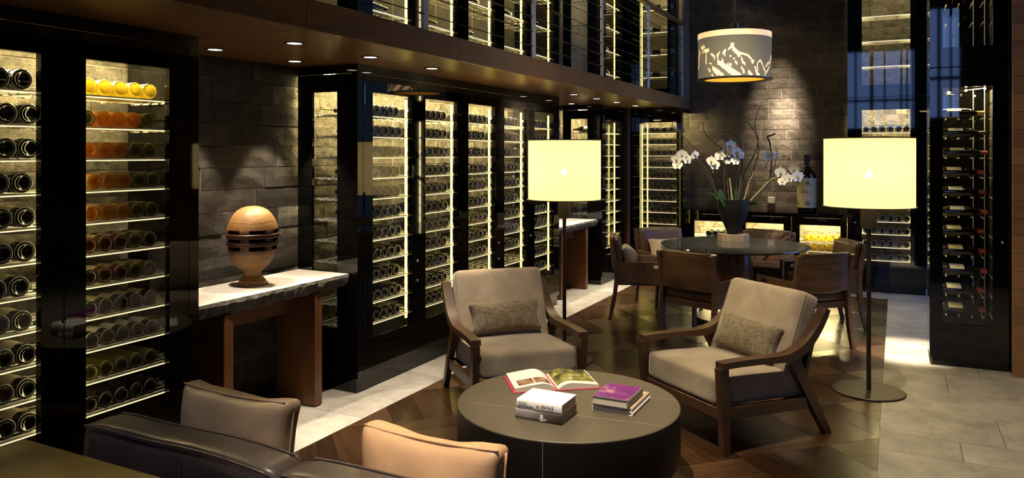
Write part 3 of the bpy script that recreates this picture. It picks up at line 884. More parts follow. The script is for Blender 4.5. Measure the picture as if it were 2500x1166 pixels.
# ---- credenza below the far stone wall
cred = thing('credenza', 'low black credenza with lit glass openings below the far stone wall', 'sideboard', (-1.5, 9.95, 0), w=True)
CO = [(-2.312, -1.90), (-1.676, -1.228), (-1.045, -.593)]
FB.box(MB(), -2.478, -.522, .03, .49, 0, .08).build('plinth', M['black'], cred)
FB.box(MB(), -2.478, -.522, -.01, .49, .835, .885, .003).build('worktop', M['black'], cred)
for k, (a, b) in enumerate(CO):
    u0 = -2.478 if k == 0 else (CO[k-1][1]+a)/2
    u1 = -.522 if k == 2 else (CO[k+1][0]+b)/2
    door(FB, cred, u0, u1, .081, .834, (a, b, .30, .748), [(u1-.07, .55)] if k == 2 else ())
    FB.box(MB(), u0+.005, u0+.02, .036, .49, .081, .834).build('partition', M['blackmatte'], cred)
    FB.box(MB(), a+.02, b-.02, .25, .34, .80, .815).build('top_light', M['ledtop'], cred)
    for z in (.549, .436, .323):
        shelf(FB, cred, u0+.022, u1-.003, z, dep=.34)
FB.box(MB(), -2.478, -.522, .036, .49, .26, .275).build('cabinet_floor', M['blackmatte'], cred)
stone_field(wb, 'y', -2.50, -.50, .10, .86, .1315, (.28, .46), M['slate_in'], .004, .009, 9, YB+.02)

# ---- right-hand display cabinet with bottles lying on steel pegs
def peg_cabinet(label, zlo, zhi, zb, zt, rows, lamp):
    cab = thing('display_cabinet', label, 'wine cabinet', (.48, 6.83, zlo), w=True)
    u0, u1 = .222, .740
    hb = zlo+.06 if zlo < 1 else zlo+.005
    FR.box(MB(), u0+.02, u1-.002, .03, .50, zlo, hb-.001).build('plinth', M['black'], cab)
    door(FR, cab, u0, u1, hb, zhi, (.309, .629, zb, zt), [(.69, .95)] if zlo < 1 else ())
    FR.box(MB(), u0, u1, .037, .50, zhi-.04, zhi).build('header', M['black'], cab)
    FR.box(MB(), u0, u0+.02, .037, .50, hb, zhi-.041).build('end_panel', M['black'], cab)
    FR.box(MB(), u1-.02, u1, .037, .50, hb, zhi-.041).build('end_panel', M['black'], cab)
    FR.box(MB(), u0+.02, u1-.02, .49, .50, hb, zhi-.041).build('back_panel', M['black'], cab)
    FR.box(MB(), u0+.02, u1-.02, .037, .49, zb-.04, zb-.03).build('cabinet_floor', M['blackmatte'], cab)
    # split stone lining on the right cheek
    n = int((zt-zb)/.11)
    for k in range(n):
        a = zb+(zt-zb)*k/n; b = zb+(zt-zb)*(k+1)/n
        MB().cbox(-.014, .014, -.20, .20, -(b-a)/2+.001, (b-a)/2-.001, .006).build('stone_block', M['slate_in'], cab, loc=(.662+random.uniform(-.003, .003), 6.84, (a+b)/2))
    for z in rows:
        for x in (.335, .42, .505, .575, .635):
            mb = MB().tube([(x, 6.66, z), (x, 6.90, z)], .0045, 6)
            mb.build('peg', M['steel'], cab, smooth=True)
    for x in (.30, .53, .605):
        MB().box(x-.003, x+.003, 6.90, 6.906, zb, zt).build('peg_rail', M['steel'], cab)
    MB().box(.246, .256, 6.640, 6.652, zb+.02, zt-.02).build('led_strip', M['led3'], cab)
    FR.box(MB(), .30, .64, .22, .25, zhi-.055, zhi-.042).build('top_light', M['ledtop'], cab)  # unseen strip added to brighten bottles and pegs
    if lamp:
        MB().tube([(.585, 6.66, zt-.012), (.335, 7.02, zt-.015)], .006, 8).build('lamp_rail', M['chrome'], cab)
        for k in range(3):
            t = k/2; x = .585-.22*t; y = 6.66+.30*t
            MB().lathe([(0,.012),(.006,.010),(.008,0),(.006,-.010),(0,-.012)], 12, x, y, zt-.012, axis='Y').build('lamp_head', M['ledtop'], cab, smooth=True)
    return cab
PEGZ = [1.865-.1495*k for k in range(11)]
peg_cabinet('black display cabinet with bottles on steel pegs beside the timber wall', 0, 2.245, .325, 2.10, PEGZ, True)
peg_cabinet('upper display cabinet with bare steel pegs beside the timber wall', 2.25, 4.4, 2.40, 4.25, [2.585, 2.735, 2.885, 3.035], False)

# ================================================================== BOTTLES
def bottle_mesh(name, body, r=.0375, L=.30, sh=.19, rimmat=None):
    k = r/.0375
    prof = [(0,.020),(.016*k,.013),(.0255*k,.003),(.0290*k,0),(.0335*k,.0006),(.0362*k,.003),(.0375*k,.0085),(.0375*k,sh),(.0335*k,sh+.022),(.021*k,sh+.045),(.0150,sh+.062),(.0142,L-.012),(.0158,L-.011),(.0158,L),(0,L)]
    mb = MB().lathe(prof, 24, axis='Y', mfn=lambda i: 1 if i in (2, 5) else 0)  # pale rings stand in for LED reflections on the base
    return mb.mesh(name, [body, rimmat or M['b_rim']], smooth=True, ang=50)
def label_mesh(name, mat, r=.0375, a=.055, b=.150, span=230):
    mb = MB(); n = 12; R = r+.0006; vs, fs = [], []
    for i in range(n+1):
        t = radians(90-span/2+span*i/n)
        for h in (a, b): vs.append((R*cos(t), h, R*sin(t)))
    fs = [(2*i, 2*i+1, 2*i+3, 2*i+2) for i in range(n)]
    return mb.add(vs, fs).mesh(name, mat, smooth=True)
def caps_mesh(name, mat, L=.30):
    return MB().lathe([(.0152,L-.075),(.0150,L-.013),(.0166,L-.0115),(.0166,L+.0006),(0,L+.0008)], 14, axis='Y').mesh(name, mat, smooth=True, ang=50)
BM = {k: bottle_mesh('bottle_'+k, M['b_'+k]) for k in ('dark', 'olive', 'brown')}
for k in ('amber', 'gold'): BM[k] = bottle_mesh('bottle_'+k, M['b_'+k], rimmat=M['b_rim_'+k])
BIG = bottle_mesh('bottle_large', M['b_dark'], .0435, .30, .17)
LM = {'lab': label_mesh('label', M['lab']), 'labw': label_mesh('label', M['labw']), 'labd': label_mesh('label', M['labd'])}
LMB = {'lab': label_mesh('label', M['lab'], .0435), 'labw': label_mesh('label', M['labw'], .0435)}
CM = {'r': caps_mesh('capsule', M['caps_r']), 'k': caps_mesh('capsule', M['caps_k']), 'y': caps_mesh('capsule', M['caps_y'])}
brnd = random.Random(11)
def bottle(kind, loc, yaw, label, group, lab='lab', big=False, cap=None, roll=None):
    me = BIG if big else BM[kind]
    o = obj('wine_bottle', me)
    o.location = loc
    o.rotation_euler = (0, brnd.uniform(-.5, .5) if roll is None else roll, yaw+brnd.uniform(-.02, .02))
    tag(o, label, 'wine bottle', group)
    if lab: obj('label', (LMB if big else LM)[lab], o)
    if cap: obj('capsule', CM[cap], o)
    return o
CW = {'dark': 'dark green', 'amber': 'amber', 'gold': 'golden', 'olive': 'olive', 'brown': 'brown'}
# left-most door: large dark bottles, two to a shelf in view
for r, z in enumerate(SHELF_Z):
    sh_ = [0, .05, .045, .0, .02, .02, -.02, .0, .03, .03, .04][r]
    for i in range(2):
        y = 1.872+.093*i+sh_*.6-.06
        bottle('dark', (XC-.062, y, z+.0437), pi/2, 'large dark bottle, %s on %s shelf from top, leftmost glass door' % (('left', 'right')[i], ORD[r]), 'large bottles behind the leftmost door', lab='lab' if r > 2 else 'labw', big=True)
ROWS = ['gold gold gold gold gold', 'olive amber amber amber olive', 'amber amber amber olive olive', 'amber amber amber olive olive', 'amber amber amber olive olive',
        'brown brown brown olive olive', 'dark brown brown olive olive', 'dark dark dark dark dark', 'dark dark dark dark dark', 'olive olive olive olive olive', 'dark dark dark dark dark']
for r, z in enumerate(SHELF_Z):
    y4 = 2.515+[0, -.012, 0, .02, .012, 0, 0, .004, .014, .006, .004][r]
    for i, kd in enumerate(ROWS[r].split()):
        bottle(kd, (XC-.062, y4-.0785*(4-i), z+.0377), pi/2, '%s bottle, %s from left on %s shelf, second glass door from the left' % (CW[kd], ORD[i], ORD[r]),
               'bottles behind the second door', lab=None if r < 3 else ('labd' if r == 10 else ('labw' if r == 8 else (None if r == 9 else 'lab'))))
for j in range(5):
    n = 5 if j < 2 else 4
    for r, z in enumerate(SHELF_Z):
        if j in (2, 3) and r > 8: continue
        y4 = 4.60+.65*j+brnd.uniform(-.03, .01)
        for i in range(n):
            bottle('dark', (XC-.062-brnd.uniform(0, .008), y4-.080*(n-1-i), z+.0377), pi/2, 'dark bottle, %s from left, %s shelf, %s lit door after the egg sculpture' % (ORD[i], ORD[r], ORD[j]),
                   'bottles in the long five door cabinet', lab=('lab', 'labw', 'lab', None)[brnd.randrange(4)] if r > 1 else None)
# the far cabinets: too many and too small to pick out, one object
far = MB()
def far_bottle(loc, yaw, r=.0375):
    k = len(far.v)
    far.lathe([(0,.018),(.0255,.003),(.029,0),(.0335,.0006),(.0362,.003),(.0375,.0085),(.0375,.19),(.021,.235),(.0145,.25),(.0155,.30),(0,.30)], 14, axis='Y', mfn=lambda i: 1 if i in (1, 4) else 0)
    far.xf(Matrix.Translation(loc) @ Matrix.Rotation(yaw, 4, 'Z'), k)
for r, z in enumerate(SHELF_Z):
    for i in range(4): far_bottle((XC-.062, 9.00+.085*i, z+.0377), pi/2)
for r, z in enumerate(BLZ):
    for i in range(6): far_bottle((-2.97+.085*i+brnd.uniform(-.008, .008), 9.762, z+.0377), 0)
for r, z in enumerate([1.85, .97, .82, .675, .525, .372]):
    for i in range(6): far_bottle((-.325+.085*i, 9.762, z+.0377), 0)
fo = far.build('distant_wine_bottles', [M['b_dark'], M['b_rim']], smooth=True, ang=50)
tag(fo, 'rows of dark wine bottles in the far corner cabinets', 'wine bottles', kind='stuff')
# credenza bottles
for i in range(4):
    bottle('dark', (-2.145+.082*i, 9.765, .549+.0377), 0, 'dark bottle, %s from left on the credenza shelf behind the flower vase' % ORD[i], 'bottles in the credenza', lab=None)
for r, z in enumerate((.549, .436, .323)):
    for i in range(5):
        bottle('gold', (-.965+.083*i+(-.012 if r == 1 else 0)-.06*(r == 2), 9.765, z+.0377), 0, 'golden bottle, %s from left on %s shelf of the right credenza opening' % (ORD[i], ('top', 'middle', 'bottom')[r]), 'golden bottles in the credenza', lab=None)
# display cabinet bottles lie sideways, necks to the right
for r, z in enumerate(PEGZ):
    if r == 0: pass
    for q in range(2):
        bottle('dark', (.285+.01*(r % 3), 6.70+.10*q, z+.0045+.0377), -pi/2, 'dark bottle on %s peg row from top of the display cabinet, %s' % (ORD[r], ('front one', 'rear one')[q]), 'bottles lying in the display cabinet',
               lab=('labw', 'labw', 'lab', 'lab')[r % 4], cap=('y', 'k', 'r', 'r', 'r')[min(4, r)], roll=(-.9 if q == 0 else -.3))
# bottles on the balcony level
for j, row, dy, lab in ((0, 0, 0, 'labw'), (1, 0, .02, 'labw'), (2, 0, -.05, 'labw'), (2, 1, .06, 'lab'), (3, 1, .05, 'labw'), (4, 1, .0, 'labw'), (1, 1, .0, 'labw')):
    bottle('dark' if j != 1 else 'olive', (XC-.14, 4.60+.65*j+dy-.08, UPZ[row]+.0377), pi+0.0, 'bottle lying on %s shelf of %s upper bay behind the railing' % (('lowest', 'second')[row], ORD[j]), 'bottles on the balcony level', lab=lab, cap='k', roll=pi*.75)
for r in range(4):
    for q in range(2):
        bottle('dark', ((-3.03, -2.62)[q], 9.80, UPZ[r]+.0377), (-pi/2, pi/2)[q]*.97, '%s bottle on %s shelf of the upper corner cabinet' % (('left', 'right')[q], ('lowest', 'second', 'third', 'fourth')[r]), 'bottles in the upper corner cabinet', lab='labw', cap='k', roll=.6*(-1)**q)
for r, (yy, row) in enumerate(((9.15, 1), (9.22, 0), (9.2, 2))):
    bottle('dark', (XC-.14, yy+.1, UPZ[row]+.0377), pi, 'bottle on %s shelf of the narrow upper cabinet' % ('lowest', 'second', 'third')[row], 'bottles on the balcony level', lab='labw', cap='k', roll=pi*.75)
bottle('dark', (-3.33, 8.86, SHELF_Z[0]+.0377), pi/2, 'red capped bottle in the side window above the far console', 'single bottles', lab='labw', cap='r', roll=.2)

# ================================================================== CONSOLE TABLES (rough stone slab on timber)
def console(label, y0, y1, legs):
    t = thing('console_table', label, 'console table', ((XB-3.26)/2, (y0+y1)/2, 0), w=True)
    # slab with a split front edge
    rnd = random.Random(int(y0*10)); n = 46; vs, fs = [], []
    xa, zt, zb = -3.705, .80, .715
    for i in range(n+1):
        y = y0+.006+(y1-y0-.012)*i/n
        ed = -3.262+rnd.uniform(-.006, .004)
        prof = [(xa, zt), (-3.45, zt), (ed, zt)] 
        jag = [(ed+.004+rnd.uniform(0,.012), zt-.018+rnd.uniform(-.006,.004)), (ed+rnd.uniform(-.004,.010), zt-.042+rnd.uniform(-.006,.006)), (ed-.008+rnd.uniform(-.012,.006), zb+.016+rnd.uniform(-.006,.010)), (ed-.03+rnd.uniform(-.012,.008), zb+rnd.uniform(-.004,.006))]
        vs += [(p[0], y, p[1]) for p in prof+jag+[(xa, zb)]]
    k = 8
    top, edge = [], []
    for i in range(n):
        for q in range(k):
            r = (q+1) % k
            f = (i*k+r, i*k+q, (i+1)*k+q, (i+1)*k+r)
            (top if q < 2 else edge).append(f)
    edge.append(tuple(range(k))); edge.append(tuple(range(n*k, n*k+k))[::-1])
    mb = MB(); mb.add(vs, top, 0)
    mb.f += [list(f) for f in edge]; mb.m += [1]*len(edge)
    mb.build('stone_slab', [M['slab_top'], M['slab_edge']], t)
    for a, b in legs:
        MB().cbox(-3.60, -3.272, a, b, .006, .714, .003).build('leg_panel', M['mahog'], t)
        MB().box(-3.59, -3.282, a+.006, b-.006, 0, .006).build('foot_pad', M['blackmatte'], t)
    MB().cbox(-3.46, -3.43, legs[0][1], legs[1][0], .60, .714, .003).build('stretcher', M['mahog'], t)
    return t
console('rough-edged stone console table on timber panels carrying the wooden egg', 2.752, 4.03, [(2.978, 3.045), (3.704, 3.77)])
console('second stone console table farther back beside the left floor lamp', 7.415, 8.722, [(7.64, 7.71), (8.37, 8.44)])

# ---- egg sculpture of spalted wood
def egg():
    t = thing('egg_sculpture', 'spalted wooden egg sculpture with slotted middle on the near console', 'sculpture', (-3.51, 3.415, .80), rz=.55)
    t.scale = (.95, .95, .965)
    lo = [(0,0),(.093,0),(.095,.004),(.095,.016),(.090,.019),(.084,.021),(.083,.033),(.078,.036),(.072,.038),(.069,.048),(.056,.056),(.050,.066),(.051,.078),(.058,.090),(.075,.104),(.096,.122),(.118,.152),(.135,.188),(.146,.212),(.151,.228)]
    MB().lathe(lo+[(.128,.228),(.09,.165),(.05,.14),(0,.135)], 48).build('lower_bowl', M['spalt'], t, smooth=True, ang=35)
    up = [(.128,.354),(.1575,.354),(.1535,.374),(.146,.396),(.133,.424),(.116,.450),(.094,.472),(.066,.488),(.034,.497),(0,.499)]
    MB().lathe([(0,.44),(.06,.425),(.105,.39)]+up, 48).build('upper_dome', M['spalt'], t, smooth=True, ang=35)
    def rad(z): return .151+.0105*sin(min(1, max(0, (z-.222)/.135))*pi*.62)
    def band(z0, z1, a0, a1, name, rr=0.0, ri=.126):
        n = max(3, int((a1-a0)/.12)); vs, fs = [], []; full = a1-a0 > 6.2
        for i in range(n if full else n+1):
            a = a0+(a1-a0)*i/n
            for (r, z) in ((rad(z0)-.004, z0), (rad(z0)+rr, z0+.005), (rad(z1)+rr, z1-.005), (rad(z1)-.004, z1), (ri, z1), (ri, z0)):
                vs.append((r*cos(a), r*sin(a), z))
        m = len(vs)//6
        for i in range(m if full else m-1):
            j = (i+1) % m
            for q in range(6):
                w = (q+1) % 6; fs.append((i*6+q, j*6+q, j*6+w, i*6+w))
        if not full: fs.append((5,4,3,2,1,0)); fs.append(tuple((m-1)*6+q for q in range(6)))
        MB().add(vs, fs).build(name, M['spalt'], t, smooth=True, ang=35)
    band(.253, .280, 0, 2*pi, 'finger_ring', .002); band(.302, .330, 0, 2*pi, 'finger_ring', .002)
    f0 = math.atan2(-3.45, 3.50)-.55          # direction of the viewer in local angle
    for g in range(6):
        c = f0-.32+g*pi/3
        band(.224, .3545, c-.19, c+.19, 'upright', -.002)
egg()

# ================================================================== FLOOR LAMPS
def floor_lamp(label, x, y, bulb):
    t = thing('floor_lamp', label, 'floor lamp', (x, y, 0))
    MB().lathe([(0,0),(.222,0),(.226,.003),(.226,.010),(.222,.013),(0,.013)], 48).build('base', M['bronze'], t, smooth=True, ang=30)
    MB().lathe([(.0145,.013),(.0145,1.13)], 16).build('pole', M['bronze'], t, smooth=True)
    MB().lathe([(0,1.10),(.050,1.10),(.050,1.235),(0,1.235)], 24).build('socket_sleeve', M['bronze'], t, smooth=True, ang=30)
    R, z0, z1 = .282, 1.245, 1.705
    MB().lathe([(R,z0),(R,z1),(R-.003,z1),(R-.003,z0),(R,z0)], 64).build('lamp_shade', M['shade'], t, smooth=True, ang=30)
    for zz, w in ((z0, .012), (z1, .006)):
        MB().lathe([(R-.004,zz-.004),(R+w,zz-.004),(R+w,zz+.003),(R-.004,zz+.003),(R-.004,zz-.004)], 64).build('shade_rim', M['bronze'], t, smooth=True, ang=30)
    for a in range(3):
        MB().tube([(0, 0, z0+.002), (R*cos(a*2.094), R*sin(a*2.094), z0+.002)], .0025, 6).build('spider_arm', M['bronze'], t)
    MB().lathe([(0,1.43),(.016,1.436),(.024,1.455),(.018,1.475),(.008,1.487),(0,1.487)], 20).build('bulb', emit('lamp_bulb', (1,.86,.55), 45.0), t, smooth=True)
    MB().lathe([(.014,1.235),(.014,1.43)], 10).build('bulb_stem', M['bronze'], t)
    add_light('lamp_glow', 'POINT', (0, 0, 1.40), bulb, (1.0,.78,.42), t, .05)
    add_light('lamp_glow', 'POINT', (0, 0, 1.57), bulb*.6, (1.0,.78,.42), t, .05)
    return t
floor_lamp('cream drum floor lamp behind the left lounge chair', -2.308, 5.448, L_BULB)
floor_lamp('cream drum floor lamp beside the right lounge chair on the stone edge', -.170, 5.643, L_BULB)
MB_c = MB().tube([(-.39, 5.66, .004), (-.55, 5.72, .004), (-.75, 5.90, .004), (-.9, 6.1, .004)], .003, 6)
tag(MB_c.build('power_cord', M['blackmatte']), 'thin black power cord of the right floor lamp', 'cord')

# ---- pendant lamp with pixel mountains
def pendant():
    c = (-1.385, 7.42, 2.31)
    t = thing('pendant_lamp', 'grey drum pendant lamp with glowing pixel mountains above the dining table', 'pendant lamp', c)
    R, H = .338, .43
    MB().lathe([(R,0),(R,H),(R-.004,H),(R-.004,0),(R,0)], 72).build('lamp_shade', M['pend'], t, smooth=True, ang=30)
    MB().lathe([(R+.0012,H-.052),(R+.0012,H+.0005)], 72).build('light_band', M['pend_band'], t, smooth=True)
    MB().lathe([(R+.012,-.010),(R+.012,.0),(R-.06,.0),(R-.06,-.010),(R+.012,-.010)], 72).build('shade_rim', M['blackmatte'], t, smooth=True, ang=30)
    MB().lathe([(0,.004),(R-.02,.004)], 48).build('diffuser', M['pend_in'], t)
    MB().lathe([(0,H+.001),(R-.006,H+.001)], 48).build('top_plate', M['bronze'], t)
    MB().lathe([(0,H+.002),(.040,H+.002),(.040,H+.105),(0,H+.105)], 20).build('canopy_sleeve', M['bronze'], t, smooth=True, ang=30)
    MB().lathe([(.0115,H+.10),(.0115,ZCEIL-c[2])], 12).build('suspension_rod', M['bronze'], t, smooth=True)
    # stepped mountain picture wrapped on the front of the drum (u = -1..1 across, v = 0..1 up)
    cell = .0085
    px = set()
    def ln(x0, y0, x1, y1, th=1):
        n = int(max(abs(x1-x0), abs(y1-y0))*1.3)+1
        for i in range(n+1):
            x, y = x0+(x1-x0)*i/n, y0+(y1-y0)*i/n
            for k in range(th): px.add((int(round(x/8)), int(round(y/8))+k))
    def blob(x0, y0, x1, y1): 
        for x in range(int(x0/8), int(x1/8)+1):
            for y in range(int(y0/8), int(y1/8)+1): px.add((x, y))
    # coordinates measured on the drum, 8 units to a pixel
    blob(116,440,148,462); ln(132,425,132,505,1); blob(150,475,190,500); ln(158,500,158,600,2); ln(100,470,86,560); ln(88,560,82,640)
    ln(212,520,236,545,2); ln(236,545,236,575)
    ln(345,495,316,520,3); ln(335,500,340,545,2); ln(285,515,262,545,2); ln(272,530,276,590,2)
    ln(395,460,372,490,2); blob(398,445,418,480); ln(410,470,470,530,5); ln(425,490,465,550,3); ln(470,530,540,545,2); ln(540,545,572,580,2); ln(460,520,520,540)
    ln(275,590,470,725,5); ln(300,600,440,720,6); ln(350,640,480,725,3); blob(360,630,372,650); blob(385,630,397,650); ln(310,580,322,610,2)
    blob(386,552,396,562); blob(418,582,426,590); ln(432,598,452,628,2); ln(490,570,496,610,3); ln(500,605,520,632,2); blob(578,602,606,614); blob(588,596,596,628)
    ln(195,605,210,615); ln(220,640,270,700,4); ln(250,660,322,720,4); ln(225,650,262,690,3); ln(185,655,200,690); ln(215,710,225,725)
    ln(660,590,632,625); ln(660,590,682,640); ln(632,625,636,680); ln(612,655,620,690,2); ln(620,690,650,725,4); ln(682,640,705,690); ln(705,690,708,725); ln(738,600,710,650); ln(768,520,745,620); ln(745,640,720,700)
    ln(488,655,510,695,2); ln(550,690,585,725,4); blob(510,705,518,715)
    face0 = math.atan2(-c[1], -c[0])
    mb = MB(); hit = set()
    for (ix, iy) in px:
        x, y = ix*8, iy*8
        if y > 728: continue
        u0, u1 = (x-427)/352, (x+8-427)/352
        if abs(u0) > .99 or abs(u1) > .99: continue
        a0, a1 = face0+math.asin(u0), face0+math.asin(u1)
        za, zc = (742-y-8)/400*H*.93, (742-y)/400*H*.93
        r = R+.0016
        mb.add([(r*cos(a0), r*sin(a0), za), (r*cos(a1), r*sin(a1), za), (r*cos(a1), r*sin(a1), zc), (r*cos(a0), r*sin(a0), zc)], [(0,1,2,3)])
    tag(mb.build('mountain_picture', M['pend_cut'], t), kind='stuff')
pendant()

# ================================================================== COFFEE TABLE AND BOOKS
CT = (-1.452, 3.47)
ct = thing('coffee_table', 'low round drum coffee table covered in bronze embossed leather', 'coffee table', (CT[0], CT[1], 0))
Rt = .545
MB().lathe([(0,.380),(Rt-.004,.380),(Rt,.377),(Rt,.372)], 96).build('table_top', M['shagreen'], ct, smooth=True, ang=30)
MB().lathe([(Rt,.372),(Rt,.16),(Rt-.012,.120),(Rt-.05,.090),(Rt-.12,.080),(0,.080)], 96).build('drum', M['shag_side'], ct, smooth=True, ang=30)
MB().lathe([(Rt-.16,.080),(Rt-.16,0),(0,0)], 64).build('plinth', M['blackmatte'], ct, smooth=True, ang=30)
for k in range(4):
    a = .20+k*pi/2
    MB().box(-.0014, .0014, -.0014, .0014, .165, .372).build('side_seam', M['seam'], ct, loc=((Rt)*cos(a), (Rt)*sin(a), 0))
for off in (-.19, .19):
    l = sqrt(Rt*Rt-off*off)-.004
    o = MB().box(-l, l, off-.0012, off+.0012, .3799, .3806).build('top_seam', M['seam'], ct, rot=(0, 0, .12))
ZT0 = .3806
def book(name_label, x0, x1, y0, y1, z0, h, cover, pages, spine='S', group='books on the coffee table', edge=None):
    t = thing('book', name_label, 'book', (x0, y0, z0), group=group)
    w, d, th = x1-x0, y1-y0, .0028
    cb = MB()
    cb.cbox(0, w, 0, d, 0, th, .0007); cb.cbox(0, w, 0, d, h-th, h, .0007)
    n = 6; vs, fs = [], []
    # rounded spine
    for i in range(n+1):
        a = pi*i/n; zz = h/2-cos(a)*h/2; out = sin(a)*.006
        if spine == 'S': vs += [(0, -out, zz), (w, -out, zz), (0, .002, zz), (w, .002, zz)]
        else: vs += [(w+out, 0, zz), (w+out, d, zz), (w-.002, 0, zz), (w-.002, d, zz)]
    for i in range(n):
        a, b = i*4, (i+1)*4
        q = [(a, a+1, b+1, b), (a+2, b+2, b+3, a+3), (a, b, b+2, a+2), (a+1, a+3, b+3, b+1)]
        fs += q if spine == 'S' else q
    cb.add(vs, fs)
    cb.build('cover', cover, t)
    if spine == 'S': MB().box(.004, w-.004, .002, d-.005, th, h-th).build('page_block', pages, t)
    else: MB().box(.005, w-.002, .004, d-.004, th, h-th).build('page_block', pages, t)
    return t
def lettering(txt, parent, loc, rot, size, mat, sx=1.0, bold=0.0, name='lettering', space=1.0):
    c = bpy.data.curves.new(name, 'FONT'); c.body = txt; c.size = size; c.extrude = .0002; c.offset = bold; c.space_character = space
    c.materials.append(mat)
    o = bpy.data.objects.new(name, c); COL.objects.link(o); o.parent = parent; o.location = loc; o.rotation_euler = rot; o.scale = (sx, 1, 1)
    return o
b1 = book('thick grey photo-jacketed book under the white WINE book', -1.575, -1.340, 3.140, 3.322, ZT0, .044, M['coverg'], M['greyc'])
mbp = MB().box(.128, .142, -.0066, -.0060, .005, .034); mbp.box(.120, .158, -.0066, -.0060, .014, .017); mbp.box(.126, .160, -.0066, -.0060, .008, .010)
mbp.build('spine_figure', M['coverw'], b1)
for k in range(3): MB().box(.046+.016*k, .049+.016*k, -.0066, -.0060, .010, .028).build('spine_lettering', M['inkg'], b1)
b2 = book('white book titled WINE on top of the grey book', -1.570, -1.343, 3.146, 3.318, ZT0+.0442, .044, M['coverw'], M['pages'])
lettering('HUGH', b2, (.008, -.0072, .0235), (pi/2, 0, 0), .0165, M['ink'], .95)
lettering('JOHNSON', b2, (.008, -.0074, .009), (pi/2, 0, 0), .0165, M['ink'], .98, .0003)
lettering('WINE', b2, (.124, -.0073, .0165), (pi/2, 0, 0), .0215, M['ink'], 1.05, 0, space=1.15)
lettering('A Life Uncorked', b2, (.126, -.0070, .009), (pi/2, 0, 0), .007, M['inkg'])
MB().box(.100, .117, -.0069, -.0062, .005, .026).build('spine_picture', M['photo_brown'], b2)
for zz in (.0425, .0015):
    MB().box(.012, .168, -.0005, .0006, -.0002, .0012).build('red_edge', M['red'], b2, loc=(.2272, .0, zz), rot=(0, 0, pi/2))
b3 = book('thin white book at the bottom of the purple book pile', -1.298, -1.100, 3.397, 3.680, ZT0, .017, M['coverw'], M['pages'], 'E')
b4 = book('blush-spined book in the middle of the purple book pile', -1.300, -1.104, 3.400, 3.676, ZT0+.0172, .017, M['tanc'], M['pages'], 'E')
b5 = book('purple jacketed book on top of its pile', -1.292, -1.118, 3.385, 3.612, ZT0+.0344, .038, M['greyc'], M['pages'], 'E')
MB().box(.004, .172, .004, .223, .0381, .0386).build('front_cover', M['purple'], b5)
# open book
def open_book():
    t = thing('open_book', 'open photo book with red boards lying on the coffee table', 'book', (-1.645, 3.705, ZT0), rz=radians(37), group='books on the coffee table')
    w, d = .222, .275
    mb = MB(); mb.cbox(-w-.012, -.004, -d/2-.008, d/2+.008, 0, .003, .0008); mb.cbox(.004, w+.012, -d/2-.008, d/2+.008, 0, .003, .0008); mb.box(-.004, .004, -d/2, d/2, 0, .0015)
    mb.build('cover', M['red'], t)
    def leafs(s, hmax, name, mat):
        n = 14; top = []
        for i in range(n+1):
            u = i/n; x = .004+u*(w-.004)
            z = .004+hmax*(sin(min(1, u*2.6)*pi/2)**.8)*(1-.62*u**1.4)
            top.append((x, z))
        vs, fs = [], []
        for (x, z) in top:
            vs += [(s*x, -d/2, .003), (s*x, d/2, .003), (s*x, d/2, z), (s*x, -d/2, z)]
        for i in range(n):
            a, b = i*4, (i+1)*4
            q = [(a+3, b+3, b+2, a+2), (a, a+3, a+2, a+1) if i == 0 else None, (a, b, b+3, a+3), (a+1, a+2, b+2, b+1)]
            fs += [f if s > 0 else f[::-1] for f in q if f]
        k = n*4
        fs.append((k, k+1, k+2, k+3) if s > 0 else (k+3, k+2, k+1, k))
        MB().add(vs, fs).build('page_block', M['pages'], t)
        def sheet(nm, m, u0, u1, y0, y1, lift):
            vs, fs = [], []
            for i in range(13):
                u = u0+(u1-u0)*i/12; x = .004+u*(w-.004)
                z = .004+hmax*(sin(min(1, u*2.6)*pi/2)**.8)*(1-.62*u**1.4)+lift
                vs += [(s*x, y0, z), (s*x, y1, z)]
            fs = [((2*i, 2*i+2, 2*i+3, 2*i+1) if s > 0 else (2*i+1, 2*i+3, 2*i+2, 2*i)) for i in range(12)]
            MB().add(vs, fs).build(nm, m, t, smooth=True)
        return sheet
    sl = leafs(-1, .040, 'l', M['pages']); sl('page', M['paper'], 0, 1, -d/2, d/2, .0006)
    sl('photograph', M['photo_brown'], .50, .88, -d/2+.03, -.02, .0012); sl('photograph', M['photo_brown'], .10, .47, -d/2+.03, -.02, .0012)
    sr = leafs(1, .034, 'r', M['pages']); sr('page', M['paper'], 0, 1, -d/2, d/2, .0006)
    sr('photograph', M['photo_green'], .03, .97, -d/2+.045, d/2-.002, .0012)
open_book()

